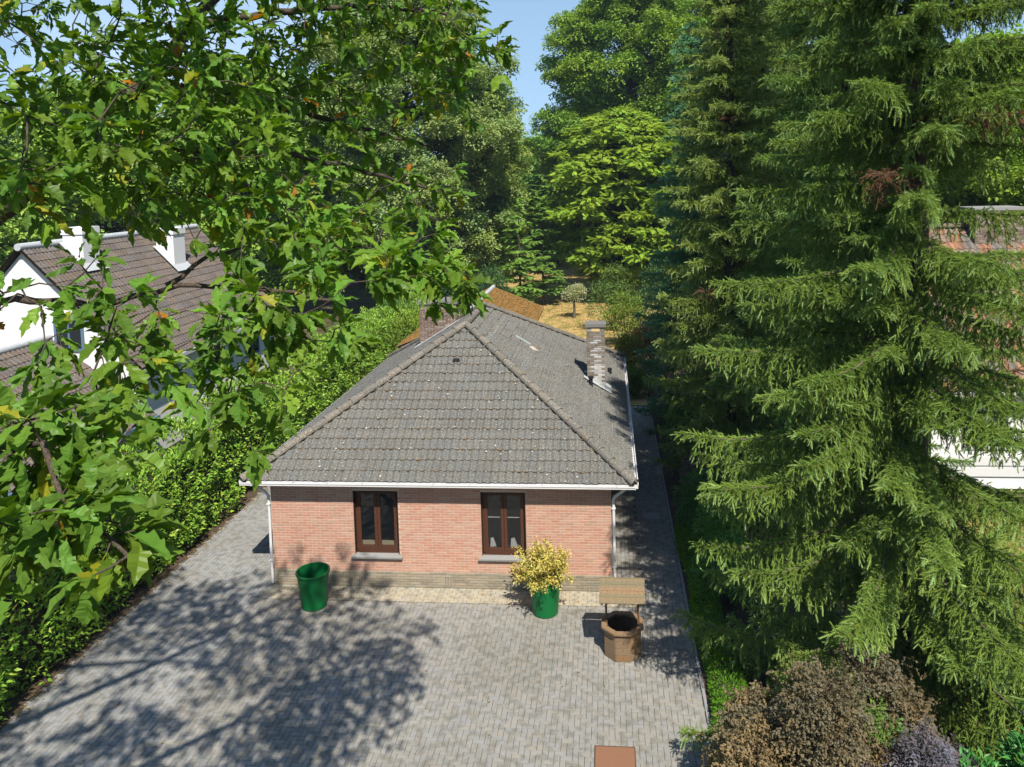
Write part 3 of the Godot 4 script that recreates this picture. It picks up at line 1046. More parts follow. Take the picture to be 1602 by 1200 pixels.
func paving() -> void:
	var b := MB.new()
	b.range_box(Vector3(-7.16, -0.045, -15.0), Vector3(5.84, -0.009, 9.0))
	var yard := put("paving", b.done(), M.sand, self, "structure")
	yard.set_meta("label", "grey block paving of the forecourt and side lanes")
	var L := 0.208
	var S := 0.104
	var joint := 0.007
	var pm := MB.new()
	pm.cham(Vector3(0, 0, 0), Vector3(L - joint, S - joint, 0.03), 0.003, Basis(Vector3(1, 0, 0), Vector3(0, 0, -1), Vector3(0, 1, 0)))
	var paver := pm.done()
	var all := []
	# 90 degree herringbone
	var N := 190
	for j in range(-N, N):
		for i in range(-N, N):
			var m := posmod(i - j, 4)
			var bx := i * S
			var bz := j * S
			if m == 0:
				var c := Vector3(bx + S, 0, bz + S * 0.5)
				if in_yard(c.x, c.z):
					all.append([c, 0.0])
			elif m == 2:
				var c := Vector3(bx + S * 0.5, 0, bz)
				if in_yard(c.x, c.z):
					all.append([c, PI / 2])
	all.sort_custom(func(p, q): return p[0].z > q[0].z)
	var mats := []
	for i in 10:
		var m: StandardMaterial3D = M.paver.duplicate()
		m.albedo_color = paver_tone(Vector3.ZERO).linear_to_srgb()
		m.vertex_color_use_as_albedo = false
		mats.append(m)
	var tf := []
	var cols := []
	var made := 0
	for p in all:
		var c: Vector3 = p[0]
		var t := Transform3D(Basis.from_euler(Vector3(R(-0.004, 0.004), p[1] + R(-0.012, 0.012), R(-0.004, 0.004))), c + Vector3(R(-0.001, 0.001), -0.015 + R(-0.0015, 0.0015), R(-0.001, 0.001)))
		if made < 300 and c.z < 5.25 and c.x > 0.6 and c.x < 5.2:
			var o := put("paver", paver, mats[rng.randi() % 10], yard)
			o.transform = t
			made += 1
		else:
			tf.append(t)
			cols.append(paver_tone(c))
	scatter("pavers", paver, M.paver, yard, tf, cols)
	# paler strip along the house, a different bond
	b = MB.new()
	b.range_box(Vector3(-WW - 0.02, -0.044, -12.0), Vector3(4.80, -0.0085, 0.66))
	var strip := put("house_strip", b.done(), M.sand, self, "structure")
	strip.set_meta("label", "pale strip of paving blocks along the foot of the bungalow")
	tf = []
	cols = []
	made = 0
	var smats := []
	for i in 8:
		var m: StandardMaterial3D = M.paver.duplicate()
		m.albedo_color = vary(Color(0.37, 0.34, 0.27), 0.09, 0.03).linear_to_srgb()
		m.vertex_color_use_as_albedo = false
		smats.append(m)
	for row in 6:
		var x := -WW + 0.1 - (0.104 if row % 2 else 0.0)
		while x < 4.72:
			var t := Transform3D(Basis.from_euler(Vector3(R(-0.01, 0.01), R(-0.012, 0.012), R(-0.01, 0.01))), Vector3(x, -0.013 + R(-0.001, 0.001), 0.062 + row * 0.106))
			if x > -WW - 0.02:
				if made < 290:
					put("paver", paver, smats[rng.randi() % 8], strip).transform = t
					made += 1
				else:
					tf.append(t)
					cols.append(vary(Color(0.37, 0.34, 0.27), 0.09, 0.03))
			x += 0.209
	for col in 6:
		var z := -0.1
		while z > -11.9:
			tf.append(Transform3D(Basis.from_euler(Vector3(0, PI / 2 + R(-0.01, 0.01), 0)), Vector3(4.23 + col * 0.105, -0.013 + R(-0.001, 0.001), z - (0.104 if col % 2 else 0.0))))
			cols.append(vary(Color(0.26, 0.25, 0.225), 0.09, 0.03))
			z -= 0.209
	# border course closing the herringbone
	var bx := -WW + 0.09
	while bx < 4.75:
		tf.append(Transform3D(Basis(Vector3.UP, R(-0.01, 0.01)), Vector3(bx, -0.0105, 0.72)))
		cols.append(vary(Color(0.27, 0.262, 0.24), 0.05, 0.02))
		bx += 0.209
	var bz := 8.9
	while bz > -14.9:
		tf.append(Transform3D(Basis(Vector3.UP, PI / 2 + R(-0.01, 0.01)), Vector3(5.752, -0.0105, bz)))
		cols.append(vary(Color(0.25, 0.245, 0.225), 0.05, 0.02))
		bz -= 0.209
	scatter("pavers", paver, M.paver, strip, tf, cols)
	# concrete edging along the side path and the hedge
	var n := 0
	var eb := MB.new()
	eb.cham(Vector3.ZERO, Vector3(0.06, 0.99, 0.16), 0.006, Basis(Vector3(1, 0, 0), Vector3(0, 0, -1), Vector3(0, 1, 0)))
	var ed := eb.done()
	var kerb := Node3D.new()
	kerb.name = "kerb"
	add_child(kerb)
	kerb.set_meta("kind", "structure")
	kerb.set_meta("label", "thin concrete edging along the side path")
	for i in 24:
		var o := put("edging_stone", ed, M.stone, kerb)
		o.position = Vector3(5.85, -0.05 + R(-0.004, 0.004), 8.0 - i)
		o.rotation.y = R(-0.006, 0.006)
	# earth bed under the hedge with litter
	b = MB.new()
	b.range_box(Vector3(-9.9, -0.03, -26), Vector3(-7.16, 0.012, 9))
	b.range_box(Vector3(5.88, -0.03, -30), Vector3(10.4, 0.02, 11))
	var bed := put("planting_bed", b.done(), M.soil, self, "structure")
	bed.set_meta("label", "dark soil of the planting beds beside the paving")
	var tfl := []
	var cl := []
	for i in 2600:
		var u := rng.randf()
		var x := -7.2 + absf(rng.randfn(0.0, 0.16)) if u < 0.6 else R(-7.6, -7.0)
		if u > 0.93:
			x = R(-7, 5.6)
		var z := R(-14, 7.5)
		if x > -4.9 and z < 0.9:
			continue
		tfl.append(Transform3D(Basis.from_euler(Vector3(R(-0.3, 0.3), R(0, TAU), R(-0.4, 0.4))).scaled(Vector3.ONE * R(0.03, 0.075)), Vector3(x, 0.016, z)))
		cl.append(vary(Color(0.22, 0.13, 0.05) if rng.randf() < 0.7 else Color(0.30, 0.22, 0.06), 0.4))
	var lt := scatter("fallen_leaves", LAUREL, M.leaf, self, tfl, cl)
	lt.set_meta("label", "dry brown leaves fallen along the foot of the hedge")
	lt.set_meta("category", "leaves")
	var wtf := []
	var wcol := []
	for i in 900:
		var x := 0.0
		var z := 0.0
		var u := rng.randf()
		if u < 0.45:
			x = R(-4.1, 4.1)
			z = 0.665 + R(-0.02, 0.02)
		elif u < 0.65:
			x = R(-4.1, 4.1)
			z = R(0.005, 0.03)
		elif u < 0.85:
			x = 5.79 + R(-0.03, 0.02)
			z = R(-10, 6)
		else:
			x = snappedf(R(-7, 5.6), 0.104)
			z = R(0.8, 6.5)
		wtf.append(Transform3D(Basis.from_euler(Vector3(R(-0.8, 0.2), R(0, TAU), 0)).scaled(Vector3.ONE * R(0.015, 0.05)), Vector3(x, 0.002, z)))
		wcol.append(vary(Color(0.13, 0.17, 0.04) if rng.randf() < 0.5 else Color(0.17, 0.13, 0.06), 0.35))
	var wd := scatter("weeds", LAUREL, M.leaf, self, wtf, wcol)
	wd.set_meta("label", "small weeds and moss growing in the paving joints")
	wd.set_meta("category", "weeds")
	# inspection cover in the side path
	var dc := base("drain_cover", Vector3(5.29, 0.0, -4.19), "grey steel inspection cover set into the shaded side path", "drain cover")
	b = MB.new()
	b.cham(Vector3(0, 0.004, 0), Vector3(0.44, 0.34, 0.012), 0.003, Basis(Vector3(1, 0, 0), Vector3(0, 0, -1), Vector3(0, 1, 0)))
	put("lid", b.done(), textured(lin(0.32, 0.32, 0.31), M.mortar.albedo_texture, Vector3.ONE * 3, 0.6), dc)
	b = MB.new()
	for s in [-1.0, 1.0]:
		b.box(Vector3(s * 0.245, 0.003, 0), Vector3(0.045, 0.014, 0.43))
		b.box(Vector3(0, 0.003, s * 0.195), Vector3(0.44, 0.013, 0.045))
	put("frame", b.done(), M.stone, dc)
	# rusty coir mat at the bottom of the view
	var mt := base("door_mat", Vector3(4.155, 0.0, 5.53), "rust brown coarse mat lying on the grey paving", "mat")
	b = MB.new()
	b.cham(Vector3(0, 0.008, 0), Vector3(0.67, 0.94, 0.018), 0.005, Basis(Vector3(1, 0, 0), Vector3(0, 0, -1), Vector3(0, 1, 0)))
	put("pile", b.done(), M.rust, mt)
	b = MB.new()
	for s in [-1.0, 1.0]:
		b.box(Vector3(s * 0.343, 0.008, 0), Vector3(0.014, 0.016, 0.968))
		b.box(Vector3(0, 0.008, s * 0.478), Vector3(0.67, 0.0155, 0.014))
	put("border", b.done(), mat(lin(0.07, 0.045, 0.03), 0.8), mt)

# ---------------------------------------------------------------- tubs and well
func tub(at: Vector3, label: String, soil: bool) -> Node3D:
	var t := base("plastic_tub", at, label, "tub", "green plastic tubs in front of the bungalow")
	var b := MB.new()
	b.lathe([Vector2(0.0, 0.008), Vector2(0.27, 0.008), Vector2(0.288, 0.03), Vector2(0.365, 0.84), Vector2(0.352, 0.84), Vector2(0.276, 0.04), Vector2(0.0, 0.035)], 40)
	put("body", b.done(), M.green_plastic, t)
	b = MB.new()
	b.lathe([Vector2(0.364, 0.815), Vector2(0.388, 0.82), Vector2(0.394, 0.845), Vector2(0.386, 0.866), Vector2(0.366, 0.870), Vector2(0.350, 0.862), Vector2(0.349, 0.835)], 40)
	put("rim", b.done(), M.green_plastic, t)
	if soil:
		b = MB.new()
		b.lathe([Vector2(0.0, 0.80), Vector2(0.2, 0.79), Vector2(0.347, 0.77)], 24)
		put("soil", b.done(), M.soil, t)
	return t

func yard_things() -> void:
	tub(Vector3(-2.80, 0, 0.92), "tall green plastic tub standing empty", false)
	tub(Vector3(2.63, 0, 0.95), "tall green plastic tub holding the yellow shrub", true)
	# variegated shrub
	var sh := base("yellow_shrub", Vector3(2.63, 0.80, 0.95), "yellow variegated shrub growing in the green tub", "shrub")
	var st := MB.new()
	var tf := []
	var cols := []
	for i in 74:
		var d := rand_dir()
		d.y = absf(d.y) * 0.75 + 0.12
		d = Vector3(d.x - 0.12, d.y, d.z + 0.10)
		var reach := R(0.42, 0.82)
		var tip := Vector3(d.x * reach * 0.92, d.y * reach * 1.05 + 0.12, d.z * reach)
		if d.y < 0.4:
			tip.y -= 0.14
		var m := tip * 0.5 + Vector3(0, 0.08, 0)
		st.tube([Vector3(d.x * 0.05, 0, d.z * 0.05), m, tip], [0.012, 0.007, 0.003], 4, false)
		for k in 90:
			var f := R(0.42, 1.04)
			var p := Vector3.ZERO.lerp(tip, f) + rand_dir() * R(0.01, 0.11) + Vector3(0, 0.03, 0)
			tf.append(Transform3D(aim(Vector3(R(-1, 1), R(-0.6, 0.5), R(-0.6, 1)), R(-0.8, 0.8)).scaled(Vector3.ONE * R(0.05, 0.085)), p))
			var c := Color(0.66, 0.56, 0.15)
			if rng.randf() < 0.22:
				c = Color(0.30, 0.32, 0.06)
			elif rng.randf() < 0.12:
				c = Color(0.16, 0.10, 0.05)
			cols.append(vary(c, 0.18))
	put("stems", st.done(), M.bark, sh)
	scatter("foliage", LAUREL, M.leaf, sh, tf, cols)
	# wishing well
	var w := base("wishing_well", Vector3(4.35, 0.0, 2.32), "octagonal wooden wishing well planter with a slatted roof", "planter")
	var r := 0.375
	var side := 2.0 * r * tan(PI / 8)
	for i in 8:
		var a := PI / 8 + i * PI / 4 - PI / 8
		var out := Vector3(sin(a), 0, cos(a))
		var al := Vector3(cos(a), 0, -sin(a))
		for j in 4:
			var b := MB.new()
			b.col = vary(Color(1, 1, 1), 0.16, 0.05)
			b.cham(out * (r - 0.012 + R(-0.002, 0.002)) + Vector3(0, 0.075 + j * 0.142, 0), Vector3(side - 0.006, 0.136, 0.024), 0.004, Basis(al, Vector3.UP, out))
			put("side_board", b.done(), M.old_wood, w)
		var bp := MB.new()
		bp.col = Color(0.8, 0.75, 0.7)
		var ca := a + PI / 8
		bp.box(Vector3(sin(ca), 0, cos(ca)) * (r / cos(PI / 8) - 0.045) + Vector3(0, 0.29, 0), Vector3(0.04, 0.58, 0.04), Basis(Vector3.UP, ca))
		put("corner_post", bp.done(), M.old_wood, w)
		# mitred rim board
		var rb := MB.new()
		rb.col = vary(Color(1.35, 1.25, 1.1), 0.1, 0.03)
		var ri := r - 0.06
		var ro := r + 0.055
		var ti := tan(PI / 8) * 0.985
		var P := func(rad: float, s: float, y: float) -> Vector3: return out * rad + al * rad * ti * s + Vector3(0, y, 0)
		rb.quad(P.call(ri, -1, 0.625), P.call(ro, -1, 0.625), P.call(ro, 1, 0.625), P.call(ri, 1, 0.625), Vector3.UP)
		rb.quad(P.call(ri, -1, 0.586), P.call(ro, -1, 0.586), P.call(ro, 1, 0.586), P.call(ri, 1, 0.586), Vector3.DOWN)
		rb.quad(P.call(ro, -1, 0.586), P.call(ro, 1, 0.586), P.call(ro, 1, 0.625), P.call(ro, -1, 0.625), out)
		rb.quad(P.call(ri, -1, 0.586), P.call(ri, 1, 0.586), P.call(ri, 1, 0.625), P.call(ri, -1, 0.625), -out)
		for s in [-1.0, 1.0]:
			rb.quad(P.call(ri, s, 0.586), P.call(ro, s, 0.586), P.call(ro, s, 0.625), P.call(ri, s, 0.625), al * s)
		put("rim_board", rb.done(), M.old_wood, w)
	var fb := MB.new()
	fb.lathe([Vector2(0.0, 0.12), Vector2(0.36, 0.12)], 8)
	put("bottom", fb.done(), M.soil, w)
	fb = MB.new()
	fb.col = Color(0.55, 0.5, 0.45)
	fb.lathe([Vector2(r / cos(PI / 8) - 0.075, 0.1), Vector2(r / cos(PI / 8) - 0.075, 0.585)], 8)
	put("liner", fb.done(), mat(lin(0.07, 0.042, 0.028), 0.9), w)
	for s in [-1.0, 1.0]:
		var b := MB.new()
		b.col = Color(0.6, 0.5, 0.45)
		b.box(Vector3(s * 0.33, 0.84, 0), Vector3(0.042, 1.42, 0.042))
		put("roof_post", b.done(), M.old_wood, w)
		b = MB.new()
		b.col = Color(0.7, 0.62, 0.55)
		for q in [-1.0, 1.0]:
			b.tube([Vector3(s * 0.405, 1.555, 0.02 * q), Vector3(s * 0.405, 1.255, 0.46 * q)], [0.02, 0.02], 4)
		put("rafter", b.done(), M.old_wood, w)
	var rb2 := MB.new()
	rb2.col = Color(0.7, 0.62, 0.55)
	rb2.box(Vector3(0, 1.525, 0), Vector3(0.80, 0.04, 0.03))
	put("ridge_beam", rb2.done(), M.old_wood, w)
	var sd := Vector3(0, -0.30, 0.46).normalized()
	for q in [-1.0, 1.0]:
		var dn := Vector3(0, sd.y, sd.z * q)
		var no := Vector3(0, sd.z, -sd.y * q)
		for i in 8:
			var b := MB.new()
			var g := R(0.8, 1.25)
			b.col = Color(g * 0.85, g * 1.12, g * 1.7)
			b.box(Vector3(R(-0.006, 0.006), 1.578, 0) + dn * (0.045 + i * 0.067) + no * (0.012 + 0.006 * (i % 2)), Vector3(0.92, 0.0664, 0.016), Basis(Vector3.RIGHT, -dn, no if q > 0 else -no).orthonormalized() if q > 0 else Basis(Vector3.LEFT, -dn, no).orthonormalized())
			put("roof_slat", b.done(), M.old_wood, w)

# ---------------------------------------------------------------- neighbours
func dark_tone() -> Color:
	return vary(Color(0.21, 0.18, 0.165), 0.14, 0.04)

func red_tile_tone() -> Color:
	var p := rng.randf()
	if p < 0.36:
		return vary(Color(0.42, 0.235, 0.155), 0.2, 0.05)
	if p < 0.72:
		return vary(Color(0.34, 0.27, 0.22), 0.15, 0.03)
	return vary(Color(0.25, 0.225, 0.205), 0.15, 0.03)

func slope_frame(eave0: Vector3, eave1: Vector3, ridge0: Vector3) -> Transform3D:
	var x := (eave1 - eave0).normalized()
	var up := ridge0 - eave0
	up = (up - x * up.dot(x)).normalized()
	return Transform3D(Basis(x, up, x.cross(up).normalized()), eave0)

func gable_roof(parent: Node3D, x0: float, x1: float, xr: float, ye: float, yr: float, z0: float, z1: float, tone: Callable, w := 0.36, wave := 0.18) -> void:
	# ridge along z; z0 is the near end (larger)
	var b := MB.new()
	var E0 := Vector3(x1, ye, z0)
	var E1 := Vector3(x1, ye, z1)
	var R0 := Vector3(xr, yr, z0)
	var R1 := Vector3(xr, yr, z1)
	var F0 := Vector3(x0, ye, z0)
	var F1 := Vector3(x0, ye, z1)
	var dn := Vector3(0, -0.07, 0)
	b.quad(E0 + dn, E1 + dn, R1 + dn, R0 + dn, Vector3(1, 1, 0))
	b.quad(F0 + dn, F1 + dn, R1 + dn, R0 + dn, Vector3(-1, 1, 0))
	var roof := put("roof", b.done(), M.twig, parent)
	for s in [[E0, E1, R0], [F1, F0, R1]]:
		var fr := slope_frame(s[0], s[1], s[2])
		var len: float = (s[2] - s[0]).length()
		var n := int(round(len / 0.325))
		tile_slope(roof, fr, 0.0, absf(z0 - z1), n, len / n, [[-1, 0, absf(z0 - z1) + 0.0]], 0, tone, wave, 0.017, w)
	b = MB.new()
	b.tube([R0 + Vector3(0, 0.02, 0.02), R1 + Vector3(0, 0.02, 0)], [0.12, 0.12], 10)
	put("ridge", b.done(), M.lead, roof)

func pane_window(parent: Node3D, ctr: Vector3, w: float, h: float, out: Vector3, frame: Material) -> void:
	var al := Vector3.UP.cross(out)
	var bs := Basis(al, Vector3.UP, out)
	var win := Node3D.new()
	win.name = numbered("window", parent)
	parent.add_child(win)
	var b := MB.new()
	for s in [-1.0, 1.0]:
		b.box(ctr + al * s * (w * 0.5 - 0.04), Vector3(0.08, h, 0.06), bs)
		b.box(ctr + Vector3(0, s * (h * 0.5 - 0.04), 0), Vector3(w - 0.165, 0.08, 0.06), bs)
	b.box(ctr, Vector3(0.06, h - 0.165, 0.055), bs)
	put("frame", b.done(), frame, win)
	b = MB.new()
	b.box(ctr - out * 0.012, Vector3(w - 0.1, h - 0.1, 0.02), bs)
	var g := mat(lin(0.02, 0.025, 0.03), 0.05)
	put("pane", b.done(), g, win)

func neighbour_white() -> void:
	var n := base("white_house", Vector3.ZERO, "white painted house with dark tiled gable roof behind the hedge", "house")
	var b := MB.new()
	# main block
	b.range_box(Vector3(-18.2, 0, -15.9), Vector3(-11.05, 4.25, -5.5))
	b.quad(Vector3(-18.2, 4.25, -5.5), Vector3(-11.05, 4.25, -5.5), Vector3(-14.6, 7.9, -5.5), Vector3(-14.62, 7.9, -5.5), Vector3(0, 0, 1))
	b.quad(Vector3(-18.2, 4.25, -15.9), Vector3(-11.05, 4.25, -15.9), Vector3(-14.6, 7.9, -15.9), Vector3(-14.62, 7.9, -15.9), Vector3(0, 0, -1))
	put("wall", b.done(), M.white_wall, n)
	gable_roof(n, -18.5, -10.72, -14.6, 4.1, 8.05, -5.3, -16.1, dark_tone)
	b = MB.new()
	b.range_box(Vector3(-10.72, 3.98, -16.1), Vector3(-10.62, 4.10, -5.2))
	put("gutter", b.done(), M.lead, n)
	# chimneys on the slope facing the bungalow
	for p in [[-13.55, -12.2, 5.2, 8.2], [-14.1, -7.6, 5.9, 8.55]]:
		b = MB.new()
		b.range_box(Vector3(p[0] - 0.36, p[2], p[1] - 0.42), Vector3(p[0] + 0.36, p[3], p[1] + 0.42))
		var ch := put("chimney", b.done(), M.white_wall, n)
		b = MB.new()
		b.range_box(Vector3(p[0] - 0.40, p[3] - 0.22, p[1] - 0.46), Vector3(p[0] + 0.40, p[3] + 0.02, p[1] + 0.46))
		put("cap", b.done(), M.white_wall, ch)
		b = MB.new()
		var fr := slope_frame(Vector3(-10.72, 4.1, -5.3), Vector3(-10.72, 4.1, -16.1), Vector3(-14.6, 8.05, -5.3))
		var ky: float = 8.05 + (p[0] + 14.6) * (4.1 - 8.05) / 3.88
		b.box(Vector3(p[0] + 0.05, ky, p[1]) + fr.basis.z * 0.06, Vector3(1.15, 1.45, 0.02), fr.basis)
		put("flashing", b.done(), M.lead, ch)
	# lower wing in front
	b = MB.new()
	b.range_box(Vector3(-17.0, 0, -5.49), Vector3(-10.75, 2.55, 2.2))
	put("wing_wall", b.done(), M.white_wall, n)
	gable_roof(n, -17.3, -10.4, -13.9, 2.55, 5.1, 2.5, -5.49, dark_tone)
	b = MB.new()
	b.range_box(Vector3(-10.4, 2.43, -5.49), Vector3(-10.29, 2.55, 2.5))
	put("gutter", b.done(), M.steel_blue, n)
	b = MB.new()
	b.tube([Vector3(-10.95, 0, -5.75), Vector3(-10.95, 4.0, -5.75)], [0.05, 0.05], 8)
	put("downpipe", b.done(), M.steel_blue, n)
	for z in [-13.6, -10.6]:
		pane_window(n, Vector3(-11.03, 3.2, z), 1.3, 1.1, Vector3(1, 0, 0), M.steel_blue)
	pane_window(n, Vector3(-13.2, 5.2, -5.47), 1.0, 1.1, Vector3(0, 0, 1), M.steel_blue)

func neighbour_red() -> void:
	var n := base("red_roof_house", Vector3.ZERO, "white house with mottled red and grey tiled roof behind the spruce", "house")
	var b := MB.new()
	b.range_box(Vector3(14.0, 0, -15.5), Vector3(27, 3.25, -6.45))
	put("wall", b.done(), M.white_wall, n)
	b = MB.new()
	for y in [0.4, 0.75]:
		b.range_box(Vector3(14.3, y, -6.44), Vector3(27, y + 0.28, -6.40))
	put("cladding_board", b.done(), M.white, n)
	# roof: ridge along x, the slope faces the camera
	var E0 := Vector3(13.7, 3.15, -6.0)
	var E1 := Vector3(27.3, 3.15, -6.0)
	var T0 := Vector3(13.7, 7.75, -11.0)
	var T1 := Vector3(27.3, 7.75, -11.0)
	b = MB.new()
	var dn := Vector3(0, -0.07, 0)
	b.quad(E0 + dn, E1 + dn, T1 + dn, T0 + dn, Vector3(0, 1, 1))
	b.quad(Vector3(13.7, 3.08, -16), Vector3(27.3, 3.08, -16), T1 + dn, T0 + dn, Vector3(0, 1, -1))
	b.tri(Vector3(14.0, 3.2, -6.45), Vector3(14.0, 3.2, -15.5), Vector3(14.0, 7.5, -11), Vector3(-1, 0, 0))
	var roof := put("roof", b.done(), M.twig, n)
	var fr := slope_frame(E0, E1, T0)
	var ln := (T0 - E0).length()
	tile_slope(roof, fr, 0.0, 13.6, 19, ln / 19, [], 0, red_tile_tone, 0.22, 0.03, 0.22)
	var fr2 := slope_frame(Vector3(27.3, 3.15, -16), Vector3(13.7, 3.15, -16), T1)
	tile_slope(roof, fr2, 0.0, 13.6, 19, ln / 19, [], 0, red_tile_tone, 0.22, 0.03, 0.22)
	var mats := []
	for i in 4:
		var m: StandardMaterial3D = M.tile.duplicate()
		m.albedo_color = vary(Color(0.24, 0.2, 0.17), 0.2, 0.04).linear_to_srgb()
		m.vertex_color_use_as_albedo = false
		mats.append(m)
	cap_run(roof, T0, T1, mats, cap_shape(0.42, 0.13), 0.4)
	b = MB.new()
	b.range_box(Vector3(13.7, 3.02, -5.98), Vector3(27.3, 3.15, -5.86))
	put("gutter", b.done(), M.white, n)
	b = MB.new()
	b.range_box(Vector3(16.95, 5.5, -11.6), Vector3(18.6, 8.35, -10.35))
	var ch := put("chimney", b.done(), M.mortar, n)
	brick_wall(ch, Vector3(16.95, 5.5, -10.352), Vector3(1, 0, 0), Vector3(0, 0, 1), 1.65, 2.8, [], chimney_tone, 0)
	brick_wall(ch, Vector3(16.952, 5.5, -11.6), Vector3(0, 0, 1), Vector3(-1, 0, 0), 1.25, 2.8, [], chimney_tone, 0)
	b = MB.new()
	b.range_box(Vector3(16.88, 8.35, -11.67), Vector3(18.67, 8.45, -10.28))
	put("cap", b.done(), M.stone, ch)
	for x in [15.6, 18.3, 21.0]:
		pane_window(n, Vector3(x, 1.9, -6.43), 1.4, 1.3, Vector3(0, 0, 1), M.white)

func moss_tone() -> Color:
	return vary(Color(0.34, 0.20, 0.08), 0.2, 0.06)

func shed() -> void:
	var n := base("garden_shed", Vector3.ZERO, "garden shed with a moss brown gable roof behind the bungalow", "shed")
	var b := MB.new()
	b.range_box(Vector3(-5.1, 0, -26.8), Vector3(-0.1, 2.3, -17.0))
	b.quad(Vector3(-5.1, 2.3, -17.0), Vector3(-0.1, 2.3, -17.0), Vector3(-2.59, 3.3, -17.0), Vector3(-2.61, 3.3, -17.0), Vector3(0, 0, 1))
	b.quad(Vector3(-5.1, 2.3, -26.8), Vector3(-0.1, 2.3, -26.8), Vector3(-2.59, 3.3, -26.8), Vector3(-2.61, 3.3, -26.8), Vector3(0, 0, -1))
	put("wall", b.done(), M.wood_brown, n)
	gable_roof(n, -5.6, 0.38, -2.6, 2.28, 3.52, -16.6, -27.3, moss_tone, 0.30, 0.15)
	# moss cushions on the slopes
	var mb := MB.new()
	for i in 7:
		var a := i * TAU / 7
		mb.tri(Vector3(cos(a), 0, sin(a)), Vector3(cos(a + TAU / 7), 0, sin(a + TAU / 7)), Vector3(0, 0.5, 0), Vector3(cos(a), 0.8, sin(a)))
	var tf := []
	var cols := []
	for i in 7000:
		var s := rng.randf()
		var x := R(-5.6, 0.38)
		var z := R(-27.2, -16.7)
		var y := 3.52 - absf(x + 2.6) * (3.52 - 2.28) / 2.98 + 0.035
		tf.append(Transform3D(Basis(Vector3.UP, R(0, TAU)).scaled(Vector3.ONE * R(0.03, 0.085)), Vector3(x, y, z)))
		cols.append(vary(Color(0.30, 0.165, 0.05) if s < 0.7 else Color(0.22, 0.15, 0.04), 0.3, 0.1))
	scatter("moss", mb.done(), M.leaf, n, tf, cols)

# ---------------------------------------------------------------- plants
# leaves over the outside of a rounded mass: centre, radii; returns transforms
func shell(tf: Array, cols: Array, ctr: Vector3, rad: Vector3, count: int, size0: float, size1: float, c0: Color, amount: float, inner := 0.55) -> void:
	for i in count:
		var d := rand_dir()
		if d.y < -0.55:
			d.y = -d.y
		var r := pow(R(inner, 1.0), 0.6)
		if rng.randf() < 0.10:
			r *= R(1.05, 1.45)
		var p := ctr + Vector3(d.x * rad.x, d.y * rad.y, d.z * rad.z) * r
		var out := (d + rand_dir() * 0.7 + Vector3(0, -0.1, 0))
		tf.append(Transform3D(aim(out, R(-1.0, 1.0)).scaled(Vector3.ONE * R(size0, size1)), p))
		cols.append(vary(c0, amount))

func left_hedge() -> void:
	var h := base("laurel_hedge", Vector3(-8.3, 0, -8), "tall laurel hedge running along the left lane", "hedge")
	h.set_meta("label", "tall glossy laurel hedge between the paving and the white house")
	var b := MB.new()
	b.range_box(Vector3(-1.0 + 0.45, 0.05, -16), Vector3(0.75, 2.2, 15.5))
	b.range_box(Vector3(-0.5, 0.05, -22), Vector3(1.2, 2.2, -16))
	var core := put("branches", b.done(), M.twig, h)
	var f := FastNoiseLite.new()
	f.seed = 5
	f.frequency = 0.55
	var tf := []
	var cols := []
	var n := 0
	while n < 62000:
		var z := R(-24.0, 14.5)
		var face := rng.randf()
		var bulge := f.get_noise_2d(z * 1.0, face * 3.0) * 0.35
		var top := 2.62 + f.get_noise_2d(z, 31.0) * 0.5
		var right := 1.05 + (0.6 if z < -15 else 0.0)
		var p := Vector3.ZERO
		var out := Vector3.ZERO
		if face < 0.56:
			var y := pow(rng.randf(), 0.85) * top
			var rr := right + f.get_noise_3d(y * 1.4, z * 1.2, 8.0) * 0.42 - 0.16 * pow(y / top, 3.0) - R(0, 1) * R(0, 1) * 0.4
			if y < 0.35:
				rr -= 0.12
			p = Vector3(rr, y, z)
			out = Vector3(0.8, 0.5, 0.4)
		else:
			var x := R(-1.3, right)
			var edge := maxf(0.0, x - right + 0.5)
			p = Vector3(x, top - edge * edge * 0.8 + f.get_noise_3d(x * 1.4, z * 1.2, 3.0) * 0.5 - R(0, 1) * R(0, 1) * 0.4, z)
			out = Vector3(0.1, 1, 0.3)
		var dir := out + rand_dir() * 0.95
		dir.y += 0.15
		tf.append(Transform3D(aim(dir, R(-1.2, 1.2)).scaled(Vector3(1, 1, 1) * R(0.11, 0.18)), p))
		var c := Color(0.165, 0.315, 0.036)
		var u := rng.randf()
		if u < 0.3:
			c = Color(0.27, 0.43, 0.05)
		elif u < 0.36:
			c = Color(0.36, 0.45, 0.07)
		cols.append(vary(c, 0.25))
		n += 1
	scatter("foliage", LAUREL, M.laurel, h, tf, cols)

